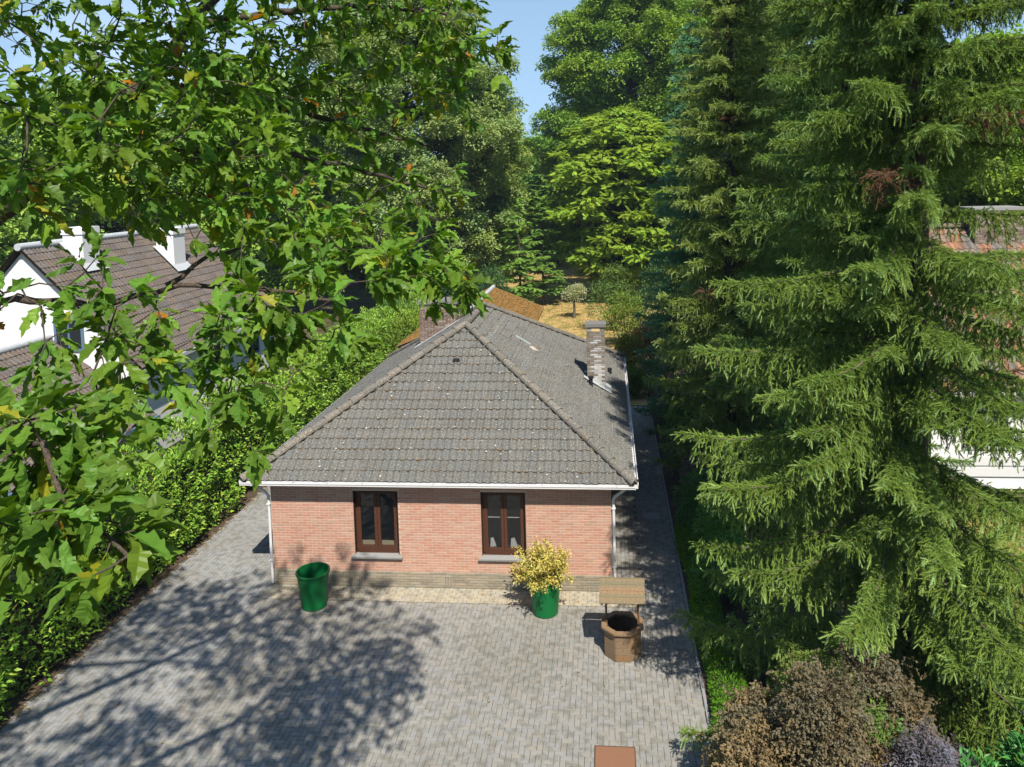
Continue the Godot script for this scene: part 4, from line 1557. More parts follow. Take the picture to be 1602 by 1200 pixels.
func bush(called: String, at: Vector3, rad: Vector3, count: int, s0: float, s1: float, c: Color, mesh: ArrayMesh, label: String, category := "shrub", group := "", lobes := 9, material: Material = null) -> Node3D:
	var o := base(called, at, label, category, group)
	var st := MB.new()
	var tf := []
	var cols := []
	for i in lobes:
		var d := rand_dir()
		d.y = absf(d.y) * 0.9
		var spread := 0.58 if lobes < 18 else R(0.55, 0.85)
		var ctr := Vector3(d.x * rad.x * spread, rad.y * (0.42 + d.y * 0.95 * spread / 0.58), d.z * rad.z * spread)
		if i == 0:
			ctr = Vector3(0, rad.y * 0.8, 0)
		st.tube([Vector3(d.x * 0.08, 0, d.z * 0.08), ctr * 0.5 + Vector3(0, 0.05, 0), ctr], [0.03, 0.02, 0.008], 5, false)
		shell(tf, cols, ctr, Vector3(rad.x, rad.y, rad.z) * (R(0.42, 0.62) if lobes < 18 else R(0.2, 0.42)), count / lobes, s0, s1, vary(c, 0.16) if lobes < 30 or rng.randf() < 0.68 else vary(Color(0.17, 0.25, 0.055), 0.15), 0.24, 0.35)
	put("stems", st.done(), M.bark, o)
	scatter("foliage", mesh, material if material else M.leaf, o, tf, cols)
	return o

func near_right() -> void:
	# low green edging hedge beside the path
	var h := base("box_edging", Vector3(6.2, 0, 2.5), "low bright green clipped hedge along the edge of the side path", "hedge")
	var b := MB.new()
	b.range_box(Vector3(-0.16, 0.02, -5.8), Vector3(0.3, 0.30, 4.4))
	put("branches", b.done(), M.twig, h)
	var tf := []
	var cols := []
	for i in 26000:
		var z := R(-6.0, 4.6)
		var a := R(-0.2, PI)
		var p := Vector3(cos(a) * 0.30 + 0.05, 0.10 + maxf(0.0, sin(a)) * 0.34, z) + rand_dir() * 0.05
		p.x += 0.06 * sin(z * 1.7)
		tf.append(Transform3D(aim(Vector3(cos(a), sin(a) + 0.3, 0) + rand_dir() * 0.8, R(-1, 1)).scaled(Vector3.ONE * R(0.035, 0.06)), p))
		cols.append(vary(Color(0.12, 0.28, 0.02), 0.3))
	scatter("foliage", LAUREL, M.leaf, h, tf, cols)
	# copper beech shrub, laurel and the shrubs along the path
	bush("copper_beech", Vector3(7.1, 0, 7.1), Vector3(1.65, 1.72, 1.4), 17000, 0.055, 0.10, Color(0.225, 0.185, 0.11), CLUMPS[0], "bronze brown copper beech shrub at the foot of the spruce", "shrub", "", 36)
	bush("copper_beech", Vector3(8.15, 0, 8.0), Vector3(1.25, 1.5, 1.1), 8000, 0.055, 0.10, Color(0.19, 0.165, 0.18), CLUMPS[1], "dark purple shrub between the bronze shrub and the green laurel", "shrub", "", 24)
	bush("laurel_bush", Vector3(9.55, 0, 8.1), Vector3(1.4, 1.5, 1.3), 8000, 0.09, 0.14, Color(0.075, 0.25, 0.05), LAUREL, "glossy green laurel bush in the corner beside the purple shrub", "shrub", "", 20, M.laurel)
	bush("laurel_bush", Vector3(6.5, 0, 8.6), Vector3(0.7, 0.9, 0.8), 3600, 0.07, 0.12, Color(0.12, 0.26, 0.03), LAUREL, "yellow green bush in front of the bronze shrub", "shrub", "", 19)
	var kinds := [[Color(0.095, 0.237, 0.057), "dark green shrub"], [Color(0.114, 0.266, 0.095), "blue green shrub"], [Color(0.228, 0.171, 0.162), "purple leaved shrub"], [Color(0.142, 0.304, 0.057), "mid green shrub"]]
	var spots := [[6.75, 0.6, 0, "nearest the wishing well"], [6.8, -1.4, 3, "beside the inspection cover"], [6.7, -3.2, 0, "under the second spruce"], [6.9, -4.9, 2, "halfway along the side path"], [6.75, -6.8, 1, "opposite the slender chimney"], [6.9, -9.0, 0, "beyond the purple leaved one"], [7.0, -11.4, 3, "at the far end of the side path"], [6.9, -13.6, 2, "where the paved path ends"]]
	for s in spots:
		var k: Array = kinds[s[2]]
		bush("border_shrub", Vector3(s[0], 0, s[1]), Vector3(0.85, R(0.75, 1.1), 1.1), 3000, 0.07, 0.12, k[0], LAUREL, "%s along the path, %s" % [k[1], s[3]], "shrub", "shrubs along the side path", 9)

# Norway spruce with hanging branchlets
func spruce(at: Vector3, tall: float, rad: float, step: float, sprig: float, c: Color, label: String, low := 0.6, hang := 1.0, power := 0.72, dead := 0.02, thin := 9.0) -> void:
	var o := base("spruce_tree", at, label, "tree", "spruces along the right border")
	var tr := MB.new()
	var pts := []
	var rr := []
	for i in 13:
		var f := i / 12.0
		pts.append(Vector3(sin(f * 3.0) * 0.06, f * tall, cos(f * 2.3) * 0.06))
		rr.append(maxf(0.012, 0.013 * tall * pow(1.0 - f, 0.85)))
	tr.tube(pts, rr, 9)
	put("trunk", tr.done(), M.bark, o)
	var bm := MB.new()
	var tf := [[], [], []]
	var cols := [[], [], []]
	var y := low
	while y < tall - 0.3:
		var f := y / tall
		var L0 := rad * pow(1.0 - f, power) + 0.15
		if f < 0.12:
			L0 *= 0.82 + f * 1.5
		var nb := 6 + (rng.randi() % 3)
		var a0 := R(0, TAU)
		for k in nb:
			var a := a0 + TAU * k / nb + R(-0.3, 0.3)
			var L := L0 * R(0.58, 1.14)
			if thin < 8.0 and absf(angle_difference(a, thin)) < 1.25 and y > 3.4 and y < 10.2:
				if rng.randf() < 0.74:
					continue
				L *= 0.8
			var dir := Vector3(cos(a), 0, sin(a))
			var side := Vector3(-sin(a), 0, cos(a))
			var droop := lerpf(0.34, -0.35, pow(f, 1.3)) + R(-0.15, 0.15)
			var y0 := y + R(-0.24, 0.24)
			var isdead := rng.randf() < dead
			var bp := []
			var br := []
			for i in 6:
				var t := i / 5.0
				bp.append(dir * L * t + Vector3(0, y0 - L * droop * (1.25 * t - 0.62 * t * t * t), 0) + side * sin(t * 3.0 + a) * 0.05 * L)
				br.append(lerpf(0.02 + L * 0.008, 0.005, t))
			bm.tube(bp, br, 4, false)
			var s := 0.14 * L
			while s < L:
				var t := s / L
				var seg := t * 5.0
				var ii := mini(int(seg), 4)
				var P: Vector3 = (bp[ii] as Vector3).lerp(bp[ii + 1], seg - ii)
				var ahead := ((bp[ii + 1] as Vector3) - (bp[ii] as Vector3)).normalized()
				for sd in [-1.0, 1.0]:
					var l2 := (0.15 + 0.27 * L * (1.0 - t) * (0.35 + t)) * R(0.4, 1.5)
					var h := hang * clampf(0.55 + 0.25 * L * (1.0 - 0.6 * t), 0.4, 1.6) * R(0.5, 1.3)
					var d2: Vector3 = (side * sd * R(0.35, 1.0) + ahead * R(0.3, 0.9) + Vector3(0, R(-0.2, 0.35), 0)).normalized()
					var q := P
					var m := int(ceil(l2 / (sprig * 0.75)))
					for g in m:
						var tipmost := g == m - 1
						for twin in 2:
							if isdead and rng.randf() < 0.7:
								continue
							var kk := rng.randi() % 3
							var dd := d2 + rand_dir() * (0.38 if twin == 0 else 1.0)
							tf[kk].append(Transform3D(aim(dd, R(0, TAU)).scaled(Vector3(sprig, sprig, sprig) * R(0.7, 1.2)), q))
							var cc := vary(c, 0.22, 0.05)
							if tipmost and rng.randf() < 0.55:
								cc = Color(cc.r * 1.5, cc.g * 1.45, cc.b * 2.4)
							if isdead:
								cc = vary(Color(0.20, 0.11, 0.065), 0.2)
							cols[kk].append(cc)
						q += d2 * sprig * 0.75
						d2 = (d2 + Vector3(0, -h * 0.6, 0)).normalized()
				# upper side needles and the shoot along the branch itself
				if not isdead:
					var kk2 := rng.randi() % 3
					tf[kk2].append(Transform3D(aim(ahead + Vector3(0, R(-0.1, 0.35), 0) + side * R(-0.5, 0.5), R(0, TAU)).scaled(Vector3.ONE * sprig * R(0.8, 1.1)), P + Vector3(0, 0.02, 0)))
					cols[kk2].append(vary(c * 1.15, 0.2))
				s += sprig * 0.52
		y += step * R(0.8, 1.2)
	put("limbs", bm.done(), M.pale_bark, o, "stuff")
	for k in 3:
		scatter("needles", SPRIGS[k], M.needle, o, tf[k], cols[k])

func spruces() -> void:
	spruce(Vector3(9.3, 0, 4.3), 20.5, 4.1, 0.28, 0.125, Color(0.205, 0.31, 0.06), "huge drooping spruce filling the near corner beyond the copper shrub", 1.3, 1.15, 0.72, 0.010, -0.1)
	spruce(Vector3(10.5, 0, -3.5), 24.0, 3.5, 0.33, 0.15, Color(0.18, 0.295, 0.06), "tall spruce standing behind and inward of the largest one", 1.0, 1.1, 0.66, 0.015, -0.1)
	spruce(Vector3(7.95, 0, -6.6), 19.5, 2.6, 0.34, 0.16, Color(0.28, 0.37, 0.08), "slim brownish green spruce nearest the side path", 0.8, 1.0, 0.66, 0.05)
	spruce(Vector3(9.6, 0, -10.2), 22.0, 3.3, 0.40, 0.18, Color(0.20, 0.28, 0.062), "spruce behind the slim brownish one, away from the path", 0.8, 1.0, 0.7, 0.03)
	spruce(Vector3(7.5, 0, -12.9), 15.8, 2.5, 0.36, 0.18, Color(0.15, 0.32, 0.13), "narrow blue green spruce at the far end of the border", 0.5, 0.9, 0.75, 0.02)

func leafy_tree(called: String, at: Vector3, tall: float, crown_low: float, rad: Vector2, clumps: int, per: int, leaf: float, c: Color, label: String, group := "", flat := 1.0, csize := 1.25, mesh_set: Array = [], top_pow := 0.5, sheen := 0.2) -> void:
	var o := base(called, at, label, "tree", group)
	var tr := MB.new()
	var ch := (tall - crown_low) * 0.5
	var cy := crown_low + ch
	var lean := Vector3(R(-0.3, 0.3), 0, R(-0.3, 0.3))
	tr.tube([Vector3(0, -0.05, 0), Vector3(0, crown_low * 0.6, 0) + lean * 0.3, Vector3(0, cy, 0) + lean, Vector3(0, tall * 0.93, 0) + lean * 1.4], [tall * 0.02, tall * 0.015, tall * 0.009, 0.03], 8)
	put("trunk", tr.done(), M.bark, o)
	var lm := MB.new()
	var meshes: Array = mesh_set if mesh_set.size() > 0 else CLUMPS
	var tf := []
	var cols := []
	for i in meshes.size():
		tf.append([])
		cols.append([])
	for i in clumps:
		# clump centres fill the outer part of the crown; narrower towards the top
		var v := R(-0.95, 0.97)
		var a := R(0, TAU)
		var prof := sqrt(maxf(0.02, 1.0 - v * v))
		if v > 0:
			prof = pow(maxf(0.0, 1.0 - v * v), top_pow)
		var rr := sqrt(R(0.2, 1.0)) * R(0.85, 1.12) * prof * (1.0 + 0.16 * sin(a * 3.0 + v * 5.0) + 0.1 * sin(a * 7.0 + v * 11.0))
		var ctr := Vector3(cos(a) * rr * rad.x, cy + v * ch, sin(a) * rr * rad.y)
		var cs := csize * R(0.65, 1.25)
		var stem := Vector3(lean.x, maxf(crown_low * 0.7, ctr.y - rr * rad.x * 0.55), lean.z)
		lm.tube([stem, stem.lerp(ctr, 0.55) + Vector3(0, 0.15 * rr, 0), ctr], [0.035 + 0.0012 * tall, 0.025, 0.010], 4, false)
		var tone := vary(c, 0.14, 0.05)
		var n := int(per * R(0.7, 1.3))
		for k in n:
			var d := rand_dir()
			if d.y < -0.2 and rng.randf() < 0.6:
				d.y = -d.y
			var r := pow(R(0.12, 1.0), 0.45)
			var p := ctr + Vector3(d.x, d.y * 0.72 * flat, d.z) * cs * r
			var m := rng.randi() % meshes.size()
			var dir := Vector3(d.x, d.y * 0.4 - 0.15, d.z) + rand_dir() * 0.5
			if flat < 0.7:
				dir = Vector3(d.x, -0.25 + R(-0.4, 0.4), d.z) + rand_dir() * 0.35
			tf[m].append(Transform3D(aim(dir, R(-0.5, 0.5)).scaled(Vector3.ONE * leaf * R(0.75, 1.25)), p))
			cols[m].append(vary(tone, 0.16))
	put("limbs", lm.done(), M.bark, o, "stuff")
	for m in meshes.size():
		scatter("foliage", meshes[m], M.leaf, o, tf[m], cols[m])

func larch(at: Vector3, tall: float, rad: float, c: Color, label: String) -> void:
	var o := base("larch_tree", at, label, "tree", "young larches beside the lawn")
	var tr := MB.new()
	tr.tube([Vector3.ZERO, Vector3(0.05, tall * 0.5, 0), Vector3(0, tall, 0)], [0.11, 0.07, 0.01], 7)
	put("trunk", tr.done(), M.bark, o)
	var lm := MB.new()
	var tf := []
	var cols := []
	var y := 0.9
	while y < tall - 0.1:
		var f := y / tall
		for k in 5:
			var a := R(0, TAU)
			var L := (rad * pow(1.0 - f, 0.8) + 0.1) * R(0.7, 1.1)
			var dir := Vector3(cos(a), R(-0.1, 0.2), sin(a)).normalized()
			lm.tube([Vector3(0, y, 0), Vector3(0, y, 0) + dir * L], [0.02, 0.006], 4, false)
			var s := 0.1
			while s < L:
				for q in 2:
					var d2 := (dir * 0.5 + Vector3(-dir.z, 0, dir.x) * R(-1, 1) + Vector3(0, R(-0.5, 0.1), 0)).normalized()
					tf.append(Transform3D(aim(d2, R(-0.4, 0.4)).scaled(Vector3.ONE * R(0.3, 0.5)), Vector3(0, y, 0) + dir * s + rand_dir() * 0.05))
					cols.append(vary(c, 0.2))
				s += 0.12
		y += 0.42
	put("limbs", lm.done(), M.bark, o, "stuff")
	scatter("foliage", SPRAY, M.leaf, o, tf, cols)

func back_garden() -> void:
	# small standard willow on the lawn
	var o := base("willow_standard", Vector3(1.75, 0, -36.2), "small silvery round headed tree standing alone on the lawn", "tree")
	var tr := MB.new()
	tr.tube([Vector3.ZERO, Vector3(0.03, 0.7, 0), Vector3(0, 1.5, 0)], [0.11, 0.09, 0.06], 8)
	put("trunk", tr.done(), M.pale_bark, o)
	var tf := []
	var cols := []
	for i in 10:
		var d := rand_dir()
		shell(tf, cols, Vector3(d.x * 0.5, 1.75 + d.y * 0.42, d.z * 0.5), Vector3(0.5, 0.42, 0.5), 170, 0.10, 0.17, Color(0.442, 0.481, 0.286), 0.25, 0.3)
	scatter("crown", LAUREL, M.leaf, o, tf, cols)
	# bushes on the right of the lawn, behind the bungalow
	var list := [
		[Vector3(5.1, 0, -26.5), Vector3(1.5, 2.0, 1.5), Color(0.195, 0.273, 0.046), "yellow green loose bush beside the lawn, behind the slender chimney"],
		[Vector3(6.4, 0, -21.0), Vector3(1.4, 1.5, 1.4), Color(0.221, 0.137, 0.065), "withered brown bush beyond the end of the path"],
		[Vector3(5.2, 0, -20.3), Vector3(0.8, 1.25, 0.8), Color(0.247, 0.273, 0.046), "small bright yellow bush at the roof corner"],
		[Vector3(4.6, 0, -31.5), Vector3(1.8, 2.6, 1.7), Color(0.124, 0.202, 0.052), "rounded green bush across the lawn from the silvery tree"],
		[Vector3(7.4, 0, -29.0), Vector3(1.8, 3.0, 1.8), Color(0.078, 0.156, 0.058), "dark tall bush behind the withered one"],
		[Vector3(5.3, 0, -16.6), Vector3(0.75, 0.7, 0.75), Color(0.130, 0.195, 0.039), "low bush at the end of the paved path"],
		[Vector3(-6.6, 0, -22.5), Vector3(1.6, 1.7, 2.2), Color(0.221, 0.325, 0.046), "sunny bright green bush where the hedge ends"],
		[Vector3(-5.6, 0, -30.0), Vector3(2.0, 2.6, 1.8), Color(0.065, 0.143, 0.046), "dark evergreen bush behind the shed"],
		[Vector3(-8.2, 0, -26.0), Vector3(1.8, 2.0, 1.8), Color(0.091, 0.169, 0.046), "green bush beyond the hedge end"],
		[Vector3(-3.4, 0, -31.5), Vector3(1.5, 2.6, 1.5), Color(0.058, 0.137, 0.052), "conical dark bush to the left of the larches"],
	]
	for l in list:
		bush("garden_bush", l[0], l[1], 3600, 0.12, 0.20, l[2], LAUREL, l[3], "shrub", "bushes round the back lawn", 14)
	larch(Vector3(-2.2, 0, -37.5), 8.8, 2.1, Color(0.182, 0.325, 0.052), "bright green young larch beside the shed roof")
	larch(Vector3(-0.9, 0, -42.0), 10.5, 2.3, Color(0.156, 0.286, 0.052), "second young larch farther up the lawn")

func woods() -> void:
	# hornbeam in sprays, yellow green
	leafy_tree("hornbeam_tree", Vector3(5.4, 0, -44.5), 15.2, 1.2, Vector2(6.3, 5.6), 560, 62, 0.52, Color(0.27, 0.40, 0.042), "yellow green hornbeam with tiered branches beside the lawn", "", 0.45, 1.05, [SPRAY], 0.75)
	leafy_tree("lime_tree", Vector3(6.5, 0, -59.0), 29.0, 3.0, Vector2(8.3, 7.5), 430, 80, 0.42, Color(0.24, 0.38, 0.06), "very tall broadleaf tree rising behind the hornbeam", "", 1.0, 1.6)
	leafy_tree("lime_tree", Vector3(16.0, 0, -52.0), 25.5, 3.0, Vector2(8.0, 7.0), 300, 70, 0.42, Color(0.24, 0.37, 0.06), "tall broadleaf tree behind the blue green spruce", "", 1.0, 1.6)
	leafy_tree("alder_tree", Vector3(-11.0, 0, -39.5), 25.0, 3.0, Vector2(7.0, 6.5), 360, 66, 0.36, Color(0.29, 0.39, 0.14), "tall grey green alder behind the shed, left of the sky gap", "", 1.0, 1.35)
	leafy_tree("alder_tree", Vector3(-6.2, 0, -43.0), 18.0, 2.0, Vector2(4.4, 4.2), 190, 58, 0.36, Color(0.28, 0.38, 0.12), "shorter grey green alder overhanging the larches", "", 1.0, 1.25)
	leafy_tree("walnut_tree", Vector3(24.0, 0, -21.0), 15.6, 2.0, Vector2(6.5, 6.0), 230, 60, 0.36, Color(0.24, 0.38, 0.055), "light green broadleaf tree behind the red roofed house", "", 1.0, 1.4)
	# trees across the street, mirrored in the window panes
	for t in [[-12.0, 44.0, 14.0, "left"], [1.0, 47.0, 16.0, "middle"], [13.0, 43.0, 14.0, "right"]]:
		leafy_tree("street_tree", Vector3(t[0], 0, t[1]), t[2], 1.5, Vector2(7.0, 5.0), 120, 40, 0.6, Color(0.125, 0.213, 0.062), "%s one of three broadleaf trees across the street" % t[3], "trees across the street", 1.0, 1.7)
	var far := [
		[-22, -36, 17.5, 6.0, Color(0.231, 0.375, 0.068), "round tree behind the white house, right of its chimneys"],
		[-31, -34, 17.0, 6.5, Color(0.308, 0.457, 0.086), "pale tree behind the white house ridge"],
		[-42, -32, 17.0, 7.0, Color(0.256, 0.403, 0.077), "tree farthest left behind the white house"],
		[-20, -56, 20.0, 7.0, Color(0.205, 0.350, 0.068), "dark tree in the second row behind the alder"],
		[-34, -60, 20.0, 8.0, Color(0.218, 0.375, 0.068), "broad tree in the second row behind the white house"],
		[-3.5, -88, 15.5, 6.5, Color(0.218, 0.403, 0.068), "distant tree closing the view at the end of the lawn"],
		[-11, -84, 17.0, 6.5, Color(0.191, 0.363, 0.068), "distant tree left of the lawn's end"],
		[6, -92, 18.0, 7.5, Color(0.180, 0.350, 0.068), "distant tree right of the lawn's end"],
		[-1.5, -70, 10.0, 4.0, Color(0.128, 0.268, 0.060), "dark low tree in the gap beyond the larches"],
		[14, -80, 22.0, 8.0, Color(0.191, 0.363, 0.068), "distant tree behind the tall lime"],
		[30, -45, 19.0, 7.5, Color(0.218, 0.387, 0.068), "tree behind the walnut on the right edge"],
		[42, -32, 17.0, 7.0, Color(0.231, 0.403, 0.068), "tree on the right beyond the red roof chimney"],
		[20, -34, 17.0, 5.5, Color(0.191, 0.350, 0.068), "tree behind the third spruce"],
	]
	for t in far:
		leafy_tree("broadleaf_tree", Vector3(t[0], 0, t[1]), t[2], 1.0, Vector2(t[3], t[3] * 0.9), 150, 42, 0.55, t[4], t[5], "woodland trees behind the gardens", 1.0, 1.7)

# ---------------------------------------------------------------- the oak over the forecourt
func oak() -> void:
	var root := Vector3(-6.6, 0, 14.0)
	var o := base("red_oak", root, "red oak whose leafy branches hang over the forecourt from the left", "tree")
	o.set_meta("label", "red oak with large lobed leaves hanging over the forecourt")
	var wood := MB.new()
	var nodes := PackedVector3Array()
	var dist := PackedFloat32Array()
	var limbs := [
		[[Vector3(-6.6, -0.05, 14.0), Vector3(-6.55, 2.5, 14.0), Vector3(-6.4, 4.8, 13.9), Vector3(-6.0, 6.8, 13.7), Vector3(-5.2, 9.6, 13.2), Vector3(-4.2, 12.6, 12.6), Vector3(-3.6, 15.2, 12.3)], 0.34, 0.10],
		[[Vector3(-6.0, 6.8, 13.7), Vector3(-4.2, 7.2, 12.9), Vector3(-2.52, 7.9, 12.44), Vector3(-1.27, 8.96, 12.25), Vector3(-0.81, 9.39, 12.17), Vector3(-0.01, 10.07, 12.04), Vector3(0.48, 10.67, 11.75), Vector3(0.84, 11.14, 11.58), Vector3(1.22, 11.79, 11.39), Vector3(2.0, 12.9, 11.2), Vector3(2.9, 13.8, 11.2)], 0.105, 0.03],
		[[Vector3(-1.27, 8.96, 12.25), Vector3(-0.3, 9.1, 12.9), Vector3(0.65, 9.18, 13.46), Vector3(0.95, 9.17, 13.44), Vector3(1.17, 9.13, 13.32), Vector3(1.45, 9.21, 13.19), Vector3(1.75, 9.2, 13.06), Vector3(2.03, 9.15, 12.94), Vector3(2.4, 9.07, 12.91)], 0.035, 0.010],
		[[Vector3(1.45, 9.21, 13.19), Vector3(1.6, 9.35, 13.06), Vector3(1.69, 9.4, 12.95), Vector3(1.77, 9.42, 12.84)], 0.018, 0.009],
		[[Vector3(0.48, 10.67, 11.75), Vector3(0.88, 10.61, 11.72), Vector3(1.46, 10.49, 11.47), Vector3(2.08, 10.3, 11.23), Vector3(2.68, 10.13, 10.99)], 0.04, 0.012],
		[[Vector3(-0.01, 10.07, 12.04), Vector3(0.85, 10.11, 12.16), Vector3(1.52, 10.09, 12.1), Vector3(1.86, 10.04, 11.98), Vector3(2.26, 9.93, 11.85), Vector3(2.86, 9.74, 11.61)], 0.04, 0.010],
		[[Vector3(-2.52, 7.9, 12.44), Vector3(-0.9, 8.5, 13.6), Vector3(0.95, 8.94, 14.66), Vector3(1.97, 8.94, 15.28), Vector3(2.26, 8.99, 15.35), Vector3(2.47, 8.85, 15.49), Vector3(2.64, 8.78, 15.58), Vector3(2.75, 8.73, 15.63)], 0.06, 0.006],
		[[Vector3(0.84, 11.14, 11.58), Vector3(1.42, 11.25, 11.42), Vector3(2.1, 11.33, 11.15), Vector3(2.86, 11.26, 11.08)], 0.04, 0.012],
		[[Vector3(-5.2, 9.6, 13.2), Vector3(-3.0, 11.0, 12.0), Vector3(-1.5, 11.8, 11.0), Vector3(0.2, 13.0, 9.8), Vector3(1.6, 13.6, 9.4)], 0.11, 0.03],
		[[Vector3(-4.2, 12.6, 12.6), Vector3(-1.2, 14.0, 13.2), Vector3(0.8, 14.6, 13.9)], 0.09, 0.03],
		[[Vector3(-5.2, 9.6, 13.2), Vector3(-4.6, 11.4, 10.8), Vector3(-4.8, 12.2, 9.4)], 0.09, 0.03],
	]
	for l in limbs:
		var pts := []
		var rad := []
		var cv := Curve3D.new()
		var P: Array = l[0]
		for i in P.size():
			var a: Vector3 = P[max(i - 1, 0)]
			var e: Vector3 = P[min(i + 1, P.size() - 1)]
			var tg := (e - a) / 6.0
			cv.add_point(P[i], -tg, tg)
		var ln := cv.get_baked_length()
		var n := int(ceil(ln / 0.12))
		for i in n + 1:
			var t := i / float(n)
			var q := cv.sample_baked(ln * t) + Vector3(sin(i * 1.7), cos(i * 2.3), sin(i * 0.9)) * 0.012
			pts.append(q - root)
			rad.append(lerpf(l[1], l[2], t))
			nodes.append(q)
			dist.append(q.distance_to(root))
		wood.tube(pts, rad, 8, false)
	# boughs: masses of leafy shoots (centre, radii, shoots)
	var boughs := [
		[0.82,10.24,13.36,0.9,0.45,0.8,46], [0.86,10.84,12.71,1,0.5,0.9,60], [1.15,11.08,11.86,1.2,0.55,1,70], [1.73,11.03,11.41,1.1,0.6,1,64], [2.42,11.11,11.14,1,0.55,1,60], [3.01,10.92,11.5,0.45,0.5,0.5,26], [1.2,10.4,12.71,0.9,0.5,0.9,56], [1.48,10.37,11.88,1,0.6,1,60], [2.04,10.45,11.42,0.9,0.5,0.9,23], [2.83,10.43,11.35,0.35,0.45,0.4,7], [1.14,10.0,13.56,0.8,0.3,0.7,30], [1.46,9.98,13.14,0.8,0.28,0.8,32], [1.74,9.78,12.51,0.9,0.45,0.8,50], [2.16,9.81,11.87,0.8,0.4,0.8,16], [2.56,9.9,11.62,0.6,0.35,0.6,8], [2.78,9.54,12.03,0.4,0.15,0.4,5], [1.1,9.72,13.79,0.6,0.2,0.6,8], [1.73,9.66,13.14,0.5,0.12,0.6,5], [2.21,9.51,13.09,0.7,0.3,0.6,19], [2.7,9.4,13.26,0.6,0.25,0.5,16], [3.09,9.3,13.43,0.5,0.2,0.45,16], [3.37,9.32,13.61,0.22,0.14,0.3,6], [1.39,9.26,14.2,0.5,0.3,0.5,10], [1.76,9.12,14.17,0.5,0.25,0.5,10], [1.96,9.04,13.76,0.6,0.3,0.5,15], [2.29,9.14,13.52,0.6,0.3,0.5,16], [2.69,9.16,13.48,0.5,0.22,0.5,11], [1.62,9.01,14.6,0.4,0.25,0.4,7], [1.8,8.87,14.39,0.4,0.2,0.4,7], [2.03,8.81,13.97,0.5,0.25,0.4,10], [2.23,8.86,13.75,0.4,0.2,0.4,8], [2,8.74,14.38,0.35,0.15,0.3,5], [2.19,8.64,13.97,0.35,0.15,0.3,5], [2.22,8.92,15.36,0.34,0.2,0.35,20], [2.28,8.92,15.15,0.25,0.12,0.3,10], [2.47,8.83,15.54,0.22,0.12,0.25,14], [2.69,8.77,15.63,0.14,0.08,0.15,5], [2.5,8.5,13.95,0.18,0.08,0.2,2], [2.17,8.62,15.38,0.2,0.12,0.2,7], [1.85,10.25,13.27,0.5,0.3,0.5,12],
		# the rest of the crown, above and beside the view
		[-2.6,13.6,12.0,2.2,1.6,2.0,217], [-0.6,13.2,10.2,1.8,0.9,1.3,188], [1.3,13.3,10.1,1.5,0.7,1.2,159], [2.9,13.5,11.9,1.4,0.7,1.2,130], [0.6,14.6,13.4,1.8,1.0,1.4,174], [-4.4,12.2,9.6,1.7,1.1,1.5,188], [-3.2,15.4,12.4,1.8,1.1,1.8,130], [-4.8,10.6,12.6,1.5,1.2,1.6,145], [-1.8,11.2,13.6,1.3,0.8,1.2,130], [-2.4,12.2,10.2,1.4,0.9,1.4,159], [0.4,13.2,12.0,1.6,0.7,1.3,145], [2.6,13.6,14.0,1.4,0.7,1.3,116], [-1.0,12.6,14.6,1.6,0.8,1.3,145], [1.2,12.6,15.2,1.4,0.6,1.2,101], [-4.2,11.8,14.6,1.6,1.0,1.4,130],
	]
	var shoots := []
	for q in boughs:
		for i in q[6]:
			var d := rand_dir() * pow(rng.randf(), 0.4)
			shoots.append(Vector3(q[0] + d.x * q[3], q[1] + d.y * q[4], q[2] + d.z * q[5]))
	# nearest to the trunk first, each joined to the closest wood already there
	shoots.sort_custom(func(p, q): return p.distance_squared_to(Vector3(-4.2, 9.0, 12.8)) < q.distance_squared_to(Vector3(-4.2, 9.0, 12.8)))
	var leaves := []
	for s in shoots:
		var best := -1
		var bd := 1e9
		for i in nodes.size():
			var dd := nodes[i].distance_squared_to(s)
			if dd < bd:
				bd = dd
				best = i
		var from := nodes[best]
		var ln := sqrt(bd)
		var mid := from.lerp(s, 0.5) + rand_dir() * ln * 0.12 + Vector3(0, ln * 0.06, 0)
		var r0 := clampf(0.0035 + ln * 0.009, 0.004, 0.022)
		wood.tube([from - root, mid - root, s - root], [r0, r0 * 0.75, 0.0028], 5, false)
		var steps := int(ln / 0.2)
		for k in steps:
			nodes.append(from.lerp(mid, (k + 1.0) / (steps + 1)) if k < steps * 0.5 else mid.lerp(s, (k + 1.0) / (steps + 1)))
		nodes.append(s)
		var dir: Vector3 = (s - mid).normalized()
		dir = (dir + Vector3(0, -0.1, 0)).normalized()
		var n := 6 + rng.randi() % 4
		var tone := vary(Color(0.14, 0.26, 0.032), 0.28, 0.08)
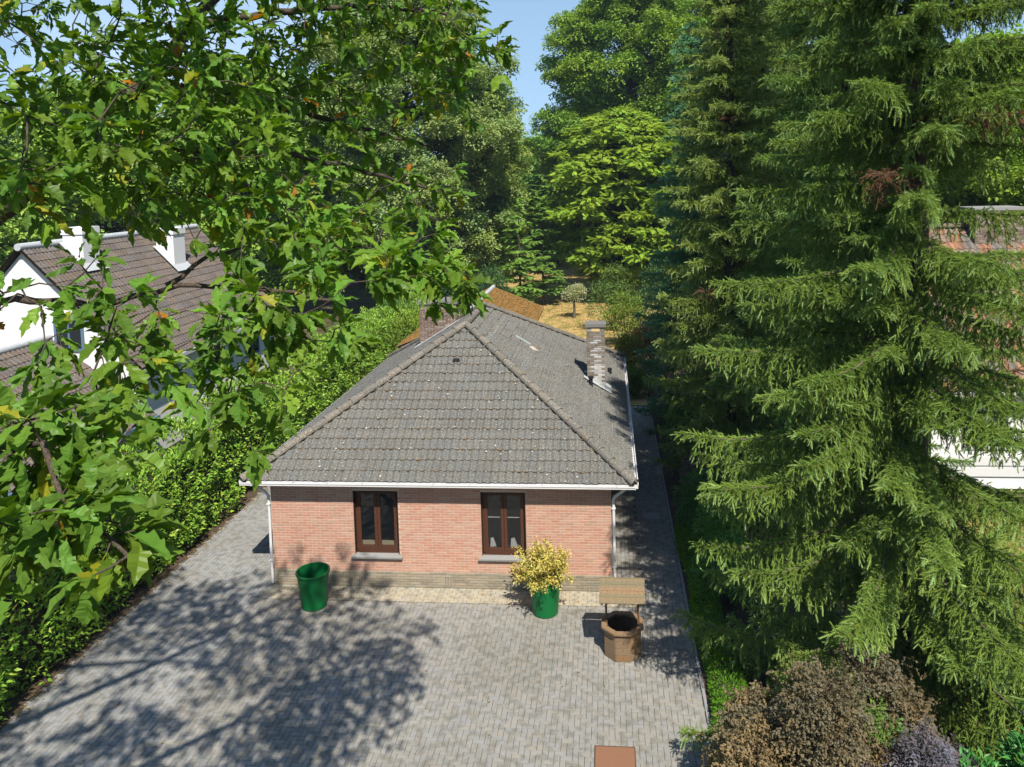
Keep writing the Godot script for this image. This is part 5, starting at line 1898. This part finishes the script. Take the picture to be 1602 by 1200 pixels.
		for k in n:
			var a := k * 2.4 + R(-0.4, 0.4)
			var bs := aim(dir)
			var spread := R(0.5, 1.25)
			var ld: Vector3 = (dir * cos(spread) + (bs.x * cos(a) + bs.y * sin(a)) * sin(spread) + Vector3(0, R(-0.45, 0.05), 0)).normalized()
			# blades lie with their upper side to the sky
			var lb := Basis.looking_at(ld, Vector3(R(-0.45, 0.45), 1, R(-0.2, 0.6)).normalized())
			var p: Vector3 = s - dir * R(0.0, 0.14) * minf(1.0, ln)
			var c := vary(tone, 0.16, 0.05)
			var u := rng.randf()
			if u < 0.006:
				c = vary(Color(0.42, 0.17, 0.02), 0.2)
			elif u < 0.035:
				c = vary(Color(0.33, 0.33, 0.03), 0.2)
			leaves.append([Transform3D(lb * Basis.from_scale(Vector3(R(0.66, 1.0), 1.0, 1.0) * R(0.10, 0.19)), p - root), c])
	put("branches", wood.done(), M.bark, o)
	# the leaves nearest the viewer's corner of the yard are parts of their own
	var eye := Vector3(4.19, 9.82, 17.72)
	leaves.sort_custom(func(p, q): return (p[0].origin + root).distance_squared_to(eye) < (q[0].origin + root).distance_squared_to(eye))
	var mats := []
	for i in 14:
		var m: StandardMaterial3D = M.oak.duplicate()
		m.albedo_color = vary(Color(0.13, 0.24, 0.03), 0.3, 0.1).linear_to_srgb()
		m.vertex_color_use_as_albedo = true
		mats.append(m)
	for cc in [Color(0.40, 0.25, 0.03), Color(0.36, 0.36, 0.03)]:
		var m: StandardMaterial3D = M.oak.duplicate()
		m.albedo_color = cc.linear_to_srgb()
		m.vertex_color_use_as_albedo = true
		mats.append(m)
	var tf := [[], [], [], [], [], [], [], []]
	var cols := [[], [], [], [], [], [], [], []]
	for i in leaves.size():
		var k := rng.randi() % 8
		if i < 300:
			var pick := rng.randi() % 14
			if rng.randf() < 0.018:
				pick = 14 + rng.randi() % 2
			put("leaf", OAK_LEAVES[k], mats[pick], o).transform = leaves[i][0]
		else:
			tf[k].append(leaves[i][0])
			cols[k].append(leaves[i][1])
	for k in 8:
		scatter("leaves", OAK_LEAVES[k], M.oak, o, tf[k], cols[k])
	print("oak leaves ", leaves.size())
